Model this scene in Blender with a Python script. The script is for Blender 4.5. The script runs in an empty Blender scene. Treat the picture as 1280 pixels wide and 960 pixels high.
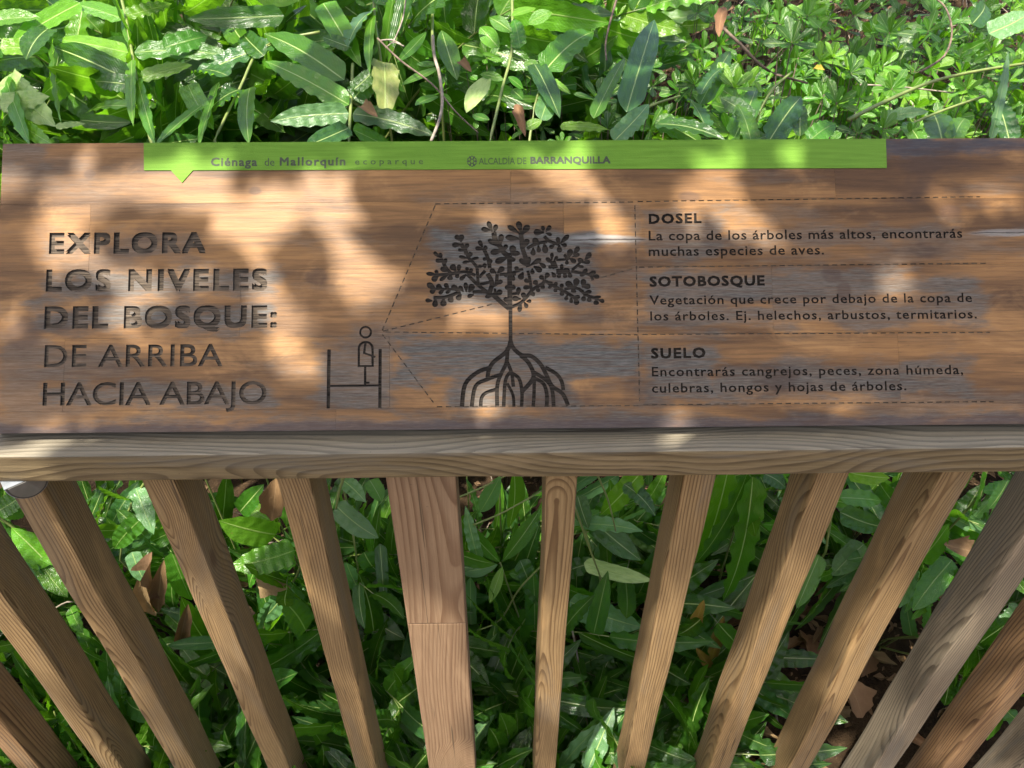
import bpy, bmesh, math, random
from mathutils import Vector, Matrix, noise
R = math.radians
random.seed(7)
sc = bpy.context.scene
COL = sc.collection

# ------------------------------------------------------------------ camera
F = 961.0                      # focal length in photo pixels (1280 wide)
CAM = Vector((0.0, 0.0, 1.636))
PITCH = R(39.0)
ex = Vector((1.0, 0.0088, 0.010)).normalized()            # world X seen in (right, up, forward)
dn = Vector((0.0, -math.cos(PITCH), math.sin(PITCH)))
dn = (dn - ex * dn.dot(ex)).normalized()                  # world -Z
ez = -dn
# (right, up, forward) is left handed, so world Y = X x Z there
ey = ex.cross(ez)
Mrows = Matrix(((ex.x, ey.x, ez.x), (ex.y, ey.y, ez.y), (ex.z, ey.z, ez.z)))  # world -> (r,u,f)
MT = Mrows.transposed()
right, up, fwd = MT @ Vector((1, 0, 0)), MT @ Vector((0, 1, 0)), MT @ Vector((0, 0, 1))
cd = bpy.data.cameras.new('camera')
cam = bpy.data.objects.new('camera', cd)
COL.objects.link(cam)
cd.sensor_width = 36.0
cd.lens = F / 1280.0 * 36.0
cd.clip_start, cd.clip_end = 0.02, 2000.0
m = Matrix((right, up, -fwd)).transposed().to_4x4()
m.translation = CAM
cam.matrix_world = m
sc.camera = cam

def ray(px, py):
    return (right * ((px - 640) / F) + up * ((480 - py) / F) + fwd)
def at_y(px, py, y):                     # point of the photo's ray on the plane Y = y
    d = ray(px, py)
    return CAM + d * ((y - CAM.y) / d.y)
def project(P):
    v = Mrows @ (P - CAM)
    return 640 + F * v.x / v.z, 480 - F * v.y / v.z

# ------------------------------------------------------------------ light
SUN = Vector((-0.22, -0.25, 0.94)).normalized()
elev = math.asin(SUN.z)
azim = math.atan2(SUN.x, SUN.y)
w = bpy.data.worlds.new('World')
sc.world = w
w.use_nodes = True
wn = w.node_tree.nodes
bgn = wn['Background']
sky = wn.new('ShaderNodeTexSky')
sky.sky_type = 'NISHITA'
sky.sun_disc = False
sky.sun_elevation = elev
sky.sun_rotation = azim
sky.air_density = 1.0
sky.dust_density = 6.0
sky.ozone_density = 0.4
w.node_tree.links.new(sky.outputs[0], bgn.inputs[0])
bgn.inputs[1].default_value = 0.14
sl = bpy.data.lights.new('sun', 'SUN')
sl.energy = 5.0
sl.angle = R(0.53)
sl.color = (1.0, 0.93, 0.82)
so = bpy.data.objects.new('sun', sl)
COL.objects.link(so)
so.rotation_euler = SUN.to_track_quat('Z', 'Y').to_euler()
so.location = (-2, -3, 8)
sc.view_settings.view_transform = 'Standard'
sc.view_settings.look = 'None'
sc.view_settings.exposure = 1.7
sc.view_settings.gamma = 1.0
sc.view_settings.use_curve_mapping = False
sc.cycles.max_bounces = 8

# ------------------------------------------------------------------ helpers
def mesh_obj(name, verts, faces, mat=None, parent=None, uvs=None, smooth=False):
    me = bpy.data.meshes.new(name)
    me.from_pydata([tuple(v) for v in verts], [], faces)
    if uvs:
        lay = me.uv_layers.new(name='UVMap')
        for l in me.loops:
            lay.data[l.index].uv = uvs[l.vertex_index]
    if smooth:
        me.polygons.foreach_set('use_smooth', [True] * len(me.polygons))
    me.update()
    return link(name, me, mat, parent)
def link(name, me, mat=None, parent=None):
    o = bpy.data.objects.new(name, me)
    COL.objects.link(o)
    if mat and not me.materials:
        me.materials.append(mat)
    o.parent = parent
    return o
def empty(name, loc=(0, 0, 0)):
    o = bpy.data.objects.new(name, None)
    COL.objects.link(o)
    o.location = loc
    o.empty_display_size = 0.05
    return o
def tag(o, label=None, cat=None, group=None, kind=None):
    if label: o['label'] = label
    if cat: o['category'] = cat
    if group: o['group'] = group
    if kind: o['kind'] = kind
    return o

class G:
    """small node-graph writer"""
    def __init__(s, name):
        s.m = bpy.data.materials.new(name)
        s.m.use_nodes = True
        s.t = s.m.node_tree
        s.n = s.t.nodes
        s.bsdf = s.n['Principled BSDF']
    def set(s, sock, v):
        if isinstance(v, bpy.types.NodeSocket): s.t.links.new(v, sock)
        elif isinstance(v, (tuple, list)):
            sock.default_value = tuple(v) + ((1.0,) if len(v) == 3 and len(sock.default_value) == 4 else ())
        else: sock.default_value = v
    def math(s, op, a, b=0.0, c=None, clamp=False):
        n = s.n.new('ShaderNodeMath'); n.operation = op; n.use_clamp = clamp
        s.set(n.inputs[0], a); s.set(n.inputs[1], b)
        if c is not None: s.set(n.inputs[2], c)
        return n.outputs[0]
    def vmath(s, op, a, b):
        n = s.n.new('ShaderNodeVectorMath'); n.operation = op
        s.set(n.inputs[0], a); s.set(n.inputs[1], b)
        return n.outputs[0]
    def mix(s, f, a, b, blend='MIX'):
        n = s.n.new('ShaderNodeMix'); n.data_type = 'RGBA'; n.blend_type = blend
        s.set(n.inputs['Factor'], f) if False else s.set(n.inputs[0], f)
        s.set(n.inputs[6], a); s.set(n.inputs[7], b)
        return n.outputs[2]
    def noise(s, vec, scale, detail=4.0, rough=0.55, dist=0.0):
        n = s.n.new('ShaderNodeTexNoise')
        s.set(n.inputs['Vector'], vec)
        n.inputs['Scale'].default_value = scale; n.inputs['Detail'].default_value = detail
        n.inputs['Roughness'].default_value = rough; n.inputs['Distortion'].default_value = dist
        return n.outputs[0]
    def ramp(s, f, lo, hi, a=0.0, b=1.0, smooth=True):
        n = s.n.new('ShaderNodeMapRange'); n.interpolation_type = 'SMOOTHSTEP' if smooth else 'LINEAR'
        s.set(n.inputs['Value'], f); s.set(n.inputs['From Min'], lo); s.set(n.inputs['From Max'], hi)
        s.set(n.inputs['To Min'], a); s.set(n.inputs['To Max'], b)
        return n.outputs[0]
    def coord(s, which='Object'):
        return s.n.new('ShaderNodeTexCoord').outputs[which]
    def sep(s, v):
        n = s.n.new('ShaderNodeSeparateXYZ'); s.set(n.inputs[0], v); return n.outputs
    def comb(s, x, y, z):
        n = s.n.new('ShaderNodeCombineXYZ'); s.set(n.inputs[0], x); s.set(n.inputs[1], y); s.set(n.inputs[2], z); return n.outputs[0]
    def info(s): return s.n.new('ShaderNodeObjectInfo').outputs
    def bump(s, h, strength, dist):
        n = s.n.new('ShaderNodeBump'); s.set(n.inputs['Height'], h)
        n.inputs['Strength'].default_value = strength; n.inputs['Distance'].default_value = dist
        s.set(s.bsdf.inputs['Normal'], n.outputs[0]); return n.outputs[0]
    def out(s, col, rough=0.6, spec=0.5):
        s.set(s.bsdf.inputs['Base Color'], col); s.set(s.bsdf.inputs['Roughness'], rough)
        s.bsdf.inputs['Specular IOR Level'].default_value = spec
        return s.m

# ------------------------------------------------------------------ sign frame
LEAN = R(43.5)
SIGN_O = Vector((0.0, 0.686, 1.011))
SU = Vector((0, math.sin(LEAN), math.cos(LEAN)))       # up the board
SN = Vector((0, -math.cos(LEAN), math.sin(LEAN)))      # out of the board
SIGN_H, SIGN_T = 0.357, 0.022
SIGN_L, SIGN_R = -0.637, 0.672
def B(px, py):
    d = ray(px, py)
    k = (SIGN_O - CAM).dot(SN) / d.dot(SN)
    P = CAM + d * k - SIGN_O
    return P.x, P.dot(SU)

# ------------------------------------------------------------------ wood materials
def box_mask(g, x, y, box, nz, amp, soft, strength):
    (x0, y1), (x1, y0) = B(box[0], box[1]), B(box[2], box[3])
    dx = g.math('SUBTRACT', g.math('ABSOLUTE', g.math('SUBTRACT', x, (x0 + x1) / 2)), abs(x1 - x0) / 2)
    dy = g.math('SUBTRACT', g.math('ABSOLUTE', g.math('SUBTRACT', y, (y0 + y1) / 2)), abs(y1 - y0) / 2)
    d = g.math('ADD', g.math('MAXIMUM', dx, dy), g.math('MULTIPLY', nz, amp))
    return g.ramp(d, soft, -soft, 0.0, strength)

def board_material():
    g = G('stained_hardwood')
    c = g.coord(); x, y, z = g.sep(c)
    rnd = g.info()['Random']
    gv = g.comb(g.math('ADD', g.math('MULTIPLY', x, 12.0), g.math('MULTIPLY', rnd, 31.0)), g.math('MULTIPLY', y, 300.0), g.math('MULTIPLY', z, 100.0))
    fine = g.noise(gv, 1.0, 5.0, 0.65)
    gv2 = g.comb(g.math('ADD', g.math('MULTIPLY', x, 55.0), g.math('MULTIPLY', rnd, 17.0)), g.math('MULTIPLY', y, 900.0), z)
    fib = g.noise(gv2, 1.0, 3.0, 0.7)
    gv3 = g.comb(g.math('ADD', g.math('MULTIPLY', x, 2.6), g.math('MULTIPLY', rnd, .5)), g.math('MULTIPLY', y, 24.0), z)
    broad = g.noise(gv3, 1.0, 4.0, 0.6, 0.6)
    blot = g.noise(g.comb(g.math('MULTIPLY', x, 9.0), g.math('MULTIPLY', y, 17.0), 3.3), 1.0, 5.0, 0.62, 0.5)
    edge = g.math('SUBTRACT', g.noise(g.comb(g.math('MULTIPLY', x, 16.0), g.math('MULTIPLY', y, 60.0), 1.7), 1.0, 5.0, 0.62), 0.5)
    col = g.mix(g.ramp(broad, 0.3, 0.72), (0.072, 0.036, 0.013), (0.265, 0.135, 0.045))
    col = g.mix(g.math('MULTIPLY', g.ramp(blot, 0.52, 0.72), 0.55), col, (0.35, 0.19, 0.072))
    col = g.mix(g.ramp(rnd, 0.0, 1.0, 0.0, 0.13), col, (0.10, 0.05, 0.025))
    # greyed, water-worn zones round the carving
    boxes = [((52, 296, 240, 322), .55), ((52, 340, 345, 372), .85), ((40, 384, 335, 412), .95), ((20, 440, 150, 470), .6), ((50, 478, 340, 508), .85),
             ((0, 420, 60, 540), .5), ((545, 290, 745, 384), 1.0), ((500, 425, 800, 470), 1.0), ((560, 455, 716, 512), .9),
             ((400, 432, 488, 508), .8), ((440, 405, 500, 440), .6), ((808, 268, 905, 325), .75), ((905, 286, 1195, 306), .6), ((805, 343, 1228, 376), .85),
             ((805, 376, 1235, 405), .8), ((808, 434, 900, 500), .9), ((880, 455, 1215, 494), .8), ((520, 245, 790, 258), .45),
             ((0, 528, 1290, 541), .8), ((1100, 174, 1290, 190), 1.0), ((0, 178, 60, 210), .6), ((795, 250, 802, 508), .6)]
    mask = None
    for b, st in boxes:
        mk = box_mask(g, x, y, b, edge, 0.075, 0.010, st)
        mask = mk if mask is None else g.math('MAXIMUM', mask, mk)
    wash = g.math('MULTIPLY', g.ramp(g.noise(g.comb(g.math('MULTIPLY', x, 5.0), g.math('MULTIPLY', y, 20.0), 8.8), 1.0, 6.0, 0.65), 0.52, 0.66), 0.45)
    mask = g.math('MAXIMUM', mask, wash)
    streak = g.ramp(fine, 0.30, 0.58, 0.55, 1.0)
    mask = g.math('MULTIPLY', mask, streak)
    grey = g.mix(g.ramp(fib, 0.3, 0.7), (0.040, 0.042, 0.040), (0.105, 0.110, 0.104))
    dark = box_mask(g, x, y, (1095, 172, 1300, 192), edge, 0.03, 0.006, 1.0)
    col = g.mix(g.math('MULTIPLY', mask, 0.93), col, grey)
    col = g.mix(g.math('MULTIPLY', dark, 0.75), col, (0.035, 0.035, 0.045))
    col = g.mix(g.math('MULTIPLY', box_mask(g, x, y, (-30, 532, 1310, 545), edge, 0.02, 0.005, 1.0), 0.6), col, (0.045, 0.032, 0.035))
    # purple-brown shadows of old finish
    old = g.ramp(g.noise(g.comb(g.math('MULTIPLY', x, 7.0), g.math('MULTIPLY', y, 11.0), 21.0), 1.0, 4.0, 0.6), 0.56, 0.70)
    col = g.mix(g.math('MULTIPLY', old, 0.6), col, (0.040, 0.024, 0.017))
    # bleached cracks and knots
    def crack(cx, cy, hw, hh):
        a, b_ = B(cx, cy)
        kx = hw / 1020.0; ky = hh / 1020.0
        dx = g.math('DIVIDE', g.math('SUBTRACT', x, a), kx)
        dy0 = g.math('DIVIDE', g.math('SUBTRACT', y, b_), ky)
        dy = g.math('ADD', dy0, g.math('MULTIPLY', edge, 2.2))
        r = g.math('SQRT', g.math('ADD', g.math('POWER', g.math('ABSOLUTE', dx), 2.0), g.math('POWER', g.math('ABSOLUTE', dy), 2.0)))
        line = g.math('MULTIPLY', g.ramp(g.math('ABSOLUTE', g.math('ADD', dy0, g.math('MULTIPLY', edge, 1.2))), 0.20, 0.08), g.ramp(g.math('ABSOLUTE', dx), 1.0, 0.8))
        return g.ramp(r, 1.15, 0.6), line
    for (cx, cy, hw, hh, wt) in ((760, 300, 52, 7, .75), (1262, 291, 52, 6, .7), (690, 332, 20, 3, .2)):
        k, l = crack(cx, cy, hw, hh)
        col = g.mix(g.math('MULTIPLY', k, wt), col, (0.22, 0.22, 0.205))
        col = g.mix(g.math('MULTIPLY', l, 0.85), col, (0.03, 0.022, 0.018))
    for (cx, cy, hw, hh) in ((319, 238, 9, 7), (1188, 268, 16, 12), (30, 420, 24, 22), (1040, 345, 14, 12), (1055, 365, 10, 16), (395, 345, 16, 12), (112, 218, 8, 6), (862, 245, 16, 10)):
        k, l = crack(cx, cy, hw, hh)
        col = g.mix(g.math('MULTIPLY', k, 0.55), col, (0.055, 0.032, 0.022))
    col = g.mix(g.ramp(fine, 0.28, 0.62, 0.42, 0.0), col, (0.022, 0.011, 0.005))
    col = g.mix(g.ramp(fib, 0.55, 0.8, 0.0, 0.18), col, (0.30, 0.17, 0.08))
    pores = g.ramp(fib, 0.36, 0.28)
    col = g.mix(g.math('MULTIPLY', pores, 0.6), col, (0.028, 0.017, 0.012))
    h = g.math('ADD', g.math('MULTIPLY', fine, 0.7), g.math('MULTIPLY', fib, 0.5))
    g.bump(h, 0.35, 0.0008)
    return g.out(col, g.ramp(mask, 0.0, 1.0, 0.46, 0.66), 0.22)

def carved_material(name, a, b):
    g = G(name)
    c = g.coord(); x, y, z = g.sep(c)
    f = g.noise(g.comb(g.math('MULTIPLY', x, 30.0), g.math('MULTIPLY', y, 800.0), g.math('MULTIPLY', z, 200.0)), 1.0, 3.0, 0.6)
    b2 = g.noise(c, 25.0, 3.0)
    col = g.mix(g.ramp(f, 0.35, 0.68), a, b)
    col = g.mix(g.ramp(b2, 0.4, 0.75, 0.0, 0.5), col, b)
    g.bump(f, 0.6, 0.001)
    return g.out(col, 0.85, 0.12)

def lumber_material(name, early, late, grey_amt, axis, ring=210.0, warm=None, knot=0.032):
    """sawn softwood: growth rings bent round knots, solid so that faces of one piece agree"""
    g = G(name)
    c = g.coord(); X = g.sep(c); inf = g.info(); rnd = inf['Random']
    if axis == 'x': a, b, l = X[1], X[2], X[0]
    else: a, b, l = X[0], X[1], X[2]
    off = g.math('MULTIPLY', rnd, 57.0)
    l2 = g.math('ADD', l, off)
    wob = g.math('SUBTRACT', g.noise(g.comb(l2, g.math('MULTIPLY', a, 3.0), g.math('MULTIPLY', b, 3.0)), (2.4 if axis == 'x' else 1.3), 1.5, 0.4), 0.5)
    wob2 = g.math('SUBTRACT', g.noise(g.comb(g.math('MULTIPLY', l2, 1.0), g.math('MULTIPLY', a, 2.0), 4.0), 2.1, 1.5, 0.4), 0.5)
    ca = g.math('ADD', g.math('ADD', a, g.math('MULTIPLY', wob, 0.11)), g.ramp(rnd, 0, 1, -0.05, 0.05, False))
    cb = g.math('ADD', g.math('ADD', b, g.math('MULTIPLY', wob2, 0.055)), g.ramp(g.math('FRACT', g.math('MULTIPLY', rnd, 7.3)), 0, 1, 0.02, 0.07, False))
    # knots: cells along the piece
    vo = g.n.new('ShaderNodeTexVoronoi'); g.set(vo.inputs['Vector'], g.comb(g.math('MULTIPLY', l2, 2.6), g.math('MULTIPLY', a, 5.0), g.math('MULTIPLY', b, 5.0)))
    vo.inputs['Scale'].default_value = 1.0
    kd = vo.outputs['Distance']
    bend = g.math('MULTIPLY', g.ramp(kd, 0.40, 0.0), knot)
    r = g.math('SQRT', g.math('ADD', g.math('MULTIPLY', ca, ca), g.math('MULTIPLY', cb, cb)))
    r = g.math('ADD', r, bend)
    fibre = g.noise(g.comb(g.math('MULTIPLY', a, 420.0), g.math('MULTIPLY', b, 420.0), g.math('MULTIPLY', l2, 12.0)), 1.0, 4.0, 0.65)
    ph = g.math('ADD', g.math('MULTIPLY', r, ring), g.math('MULTIPLY', g.noise(g.comb(g.math('MULTIPLY', r, 30.0), off, 0.0), 1.0, 2.0), 3.0))
    saw = g.math('FRACT', ph)
    late_f = g.math('MULTIPLY', g.ramp(saw, 0.35, 0.9), g.ramp(saw, 1.0, 0.93))
    blot = g.noise(g.comb(g.math('MULTIPLY', l2, 4.0), g.math('MULTIPLY', a, 22.0), g.math('MULTIPLY', b, 22.0)), 1.0, 5.0, 0.6, 0.4)
    col = g.mix(g.math('MULTIPLY', late_f, g.ramp(blot, 0.3, 0.6, 0.5, 1.0)), early, late)
    col = g.mix(g.ramp(fibre, 0.35, 0.75, 0.45, 0.0), col, late)
    col = g.mix(g.ramp(blot, 0.55, 0.7, 0.0, 0.45), col, warm or (0.36, 0.22, 0.11))
    stain = g.noise(g.comb(g.math('MULTIPLY', l2, 2.3), g.math('MULTIPLY', a, 12.0), g.math('MULTIPLY', b, 30.0)), 1.0, 5.0, 0.65, 1.0)
    gm = g.ramp(stain, 0.50, 0.66, 0.0, grey_amt)
    col = g.mix(g.math('MULTIPLY', gm, g.ramp(fibre, 0.3, 0.6, 0.5, 1.0)), col, (0.105, 0.100, 0.085))
    col = g.mix(g.ramp(kd, 0.075, 0.045, 0.0, 0.75), col, (0.085, 0.045, 0.022))
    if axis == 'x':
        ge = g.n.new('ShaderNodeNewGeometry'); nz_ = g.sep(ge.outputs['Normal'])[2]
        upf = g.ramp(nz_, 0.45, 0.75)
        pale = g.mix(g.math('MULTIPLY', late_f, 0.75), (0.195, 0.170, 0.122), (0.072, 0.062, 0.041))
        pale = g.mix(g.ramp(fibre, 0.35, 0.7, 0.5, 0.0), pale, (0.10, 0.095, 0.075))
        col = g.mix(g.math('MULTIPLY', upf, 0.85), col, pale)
    chk = g.noise(g.comb(g.math('MULTIPLY', a, 190.0), g.math('MULTIPLY', b, 190.0), g.math('MULTIPLY', l2, 3.2)), 1.0, 2.0, 0.5)
    col = g.mix(g.ramp(chk, 0.69, 0.74, 0.0, 0.75), col, (0.030, 0.019, 0.011))
    grime = g.noise(g.comb(g.math('MULTIPLY', l2, 9.0), g.math('MULTIPLY', a, 40.0), g.math('MULTIPLY', b, 40.0)), 1.0, 6.0, 0.7)
    col = g.mix(g.ramp(grime, 0.55, 0.78, 0.0, 0.40), col, (0.09, 0.058, 0.028))
    spec = g.noise(c, 260.0, 2.0)
    col = g.mix(g.ramp(spec, 0.70, 0.76, 0.0, 0.5), col, (0.05, 0.035, 0.025))
    hh = g.math('ADD', g.math('MULTIPLY', late_f, 0.6), fibre)
    g.bump(hh, 0.45, 0.0011)
    return g.out(col, 0.62, 0.35)

M_BOARD = board_material()
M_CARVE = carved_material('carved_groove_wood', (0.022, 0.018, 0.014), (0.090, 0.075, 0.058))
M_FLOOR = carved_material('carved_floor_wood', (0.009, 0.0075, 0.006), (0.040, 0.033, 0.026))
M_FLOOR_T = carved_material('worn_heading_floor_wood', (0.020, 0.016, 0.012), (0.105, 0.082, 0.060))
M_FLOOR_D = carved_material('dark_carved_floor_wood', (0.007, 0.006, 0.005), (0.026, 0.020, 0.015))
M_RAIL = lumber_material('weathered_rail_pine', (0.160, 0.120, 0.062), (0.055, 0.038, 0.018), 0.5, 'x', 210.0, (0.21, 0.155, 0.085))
M_BAL = lumber_material('treated_pine', (0.250, 0.168, 0.078), (0.080, 0.043, 0.016), 0.30, 'z', 290.0, (0.33, 0.205, 0.085))
M_GREYBAL = lumber_material('greyed_pine', (0.20, 0.165, 0.115), (0.065, 0.050, 0.034), 0.6, 'z', 300.0, (0.27, 0.21, 0.14))
M_DARKBAL = lumber_material('dark_grained_pine', (0.25, 0.150, 0.070), (0.070, 0.034, 0.016), 0.25, 'z', 190.0, (0.28, 0.17, 0.09))
M_POST = lumber_material('pink_pine', (0.235, 0.155, 0.090), (0.118, 0.065, 0.034), 0.06, 'z', 120.0, (0.25, 0.165, 0.095))

M_POST2 = lumber_material('swirled_pink_pine', (0.235, 0.155, 0.090), (0.118, 0.065, 0.034), 0.06, 'z', 135.0, (0.25, 0.165, 0.095), 0.15)

def simple_mat(name, a, b, scale=30, rough=0.5, metal=0.0, bump=0.0):
    g = G(name)
    n = g.noise(g.coord(), scale, 4.0)
    g.bsdf.inputs['Metallic'].default_value = metal
    if bump: g.bump(n, 0.5, bump)
    return g.out(g.mix(g.ramp(n, 0.3, 0.7), a, b), rough)
M_METAL = simple_mat('galvanised_metal', (0.10, 0.112, 0.12), (0.17, 0.185, 0.20), 40, 0.5, 0.0)
M_CAP = simple_mat('grey_cap_plastic', (0.050, 0.052, 0.046), (0.075, 0.072, 0.066), 60, 0.45)
M_RIM = simple_mat('black_rubber', (0.012, 0.013, 0.012), (0.02, 0.02, 0.02), 60, 0.6)

def green_material():
    g = G('green_painted_band')
    c = g.coord(); x, y, z = g.sep(c)
    n = g.noise(c, 700.0, 3.0, 0.6)
    n2 = g.noise(g.comb(g.math('MULTIPLY', x, 14.0), g.math('MULTIPLY', y, 260.0), 0.0), 1.0, 4.0, 0.6)
    n3 = g.noise(c, 16.0, 4.0, 0.6)
    col = g.mix(g.ramp(n2, 0.3, 0.7), (0.085, 0.180, 0.018), (0.112, 0.225, 0.026))
    col = g.mix(g.ramp(n3, 0.5, 0.75, 0.0, 0.35), col, (0.062, 0.145, 0.018))
    col = g.mix(g.ramp(x, 0.15, 0.55, 0.0, 0.25), col, (0.105, 0.200, 0.034))
    g.bump(g.math('ADD', n, n2), 0.5, 0.0006)
    return g.out(col, 0.6, 0.10)
M_GREEN = green_material()
M_INK = simple_mat('dark_green_print', (0.014, 0.024, 0.010), (0.030, 0.040, 0.018), 300, 0.7)
M_INK_L = simple_mat('thin_green_print', (0.020, 0.045, 0.007), (0.03, 0.06, 0.010), 300, 0.7)

# ------------------------------------------------------------------ sign: carving outlines
def text_mesh(body, space, res):
    cu = bpy.data.curves.new('txt', 'FONT')
    cu.body = body; cu.size = 1.0; cu.space_character = space; cu.resolution_u = res
    o = bpy.data.objects.new('txt', cu); COL.objects.link(o)
    dg = bpy.context.evaluated_depsgraph_get()
    me = bpy.data.meshes.new_from_object(o.evaluated_get(dg))
    bpy.data.objects.remove(o); bpy.data.curves.remove(cu)
    return me
def xr(me):
    xs = [v.co.x for v in me.vertices]; return min(xs), max(xs)
_h = text_mesh('H', 1.0, 2)
CAP = (min(v.co.y for v in _h.vertices), max(v.co.y for v in _h.vertices))
def text_cutter(body, xl, xrt, ybl, ybr, caph, bold, stretch, res, z0, z1, step=0.0):
    """closed letter prisms in board coordinates between depths z0 and z1; a bold line is the same
    outline four times, shifted by its extra stroke width"""
    (s0, t0), (s1, t1) = B(xl, ybl), B(xrt, ybr)
    (_, tc) = B(xl, ybl - caph)
    c0, c1 = CAP[0] - bold, CAP[1] + bold
    ky = (tc - t0) / (c1 - c0)
    W = s1 - s0
    want = W / (ky * stretch) - 2 * bold * 1.2
    a = text_mesh(body, 1.0, 1); wa = xr(a); wa = wa[1] - wa[0]
    b = text_mesh(body, 1.3, 1); wb = xr(b); wb = wb[1] - wb[0]
    sp = max(0.97, min(1.0 + 0.3 * (want - wa) / (wb - wa), 2.6))
    flat = text_mesh(body, sp, res)
    x0, x1 = xr(flat); x0 -= bold; x1 += bold; kx = W / (x1 - x0)
    out = []
    sh = [(0, 0)] if not bold else [(-1, -1), (1, -1), (1, 1), (-1, 1)]
    for k, (dx, dy) in enumerate(sh):
        bm = bmesh.new(); bm.from_mesh(flat)
        r = bmesh.ops.extrude_face_region(bm, geom=bm.faces[:])
        top = {v for v in r['geom'] if isinstance(v, bmesh.types.BMVert)}
        for v in bm.verts:
            u = (v.co.x + dx * bold - x0) * kx
            v.co = (s0 + u, t0 + (t1 - t0) * u / W + (v.co.y + dy * bold - c0) * ky, (z1 + k * step) if v in top else z0)
        bmesh.ops.recalc_face_normals(bm, faces=bm.faces)
        me = bpy.data.meshes.new('letters'); bm.to_mesh(me); bm.free(); out.append(me)
    return out
def prism(poly, z0, z1):
    n = len(poly)
    ar = sum(poly[i][0] * poly[(i + 1) % n][1] - poly[(i + 1) % n][0] * poly[i][1] for i in range(n))
    if ar < 0: poly = poly[::-1]
    vs = [(p[0], p[1], z0) for p in poly] + [(p[0], p[1], z1) for p in poly]
    fs = [tuple(range(n - 1, -1, -1)), tuple(range(n, 2 * n))] + [(i, (i + 1) % n, n + (i + 1) % n, n + i) for i in range(n)]
    return vs, fs
def smooth_line(pts, k=4):
    if len(pts) < 3: return pts
    P = [pts[0]] + list(pts) + [pts[-1]]; out = []
    for i in range(1, len(P) - 2):
        for j in range(k):
            t = j / k; a, b, c, d = P[i - 1], P[i], P[i + 1], P[i + 2]
            out.append(tuple(0.5 * (2 * b[q] + (c[q] - a[q]) * t + (2 * a[q] - 5 * b[q] + 4 * c[q] - d[q]) * t * t + (3 * b[q] - a[q] - 3 * c[q] + d[q]) * t ** 3) for q in (0, 1)))
    out.append(tuple(pts[-1])); return out
def stroke(pts, w, smooth=True):
    pts = smooth_line(pts) if smooth else list(pts)
    L, Rr = [], []
    for i, p in enumerate(pts):
        a = pts[max(i - 1, 0)]; b = pts[min(i + 1, len(pts) - 1)]
        d = Vector((b[0] - a[0], b[1] - a[1])).normalized(); nx, ny = -d.y, d.x
        ww = w[0] + (w[1] - w[0]) * i / (len(pts) - 1) if isinstance(w, tuple) else w
        L.append((p[0] + nx * ww / 2, p[1] + ny * ww / 2)); Rr.append((p[0] - nx * ww / 2, p[1] - ny * ww / 2))
    return L + Rr[::-1]
def petal(tip, base, w):
    a = Vector(base); b = Vector(tip); d = b - a; Ln = d.length; d.normalize(); n = Vector((-d.y, d.x))
    prof = [(0.0, .30), (.2, .48), (.42, .82), (.62, 1.0), (.8, .90), (.93, .58), (1.0, .0)]
    up_ = [a + d * Ln * t + n * w / 2 * r for t, r in prof]
    dn_ = [a + d * Ln * t - n * w / 2 * r for t, r in prof[:-1]]
    return [tuple(v) for v in up_ + dn_[::-1]]

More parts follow.
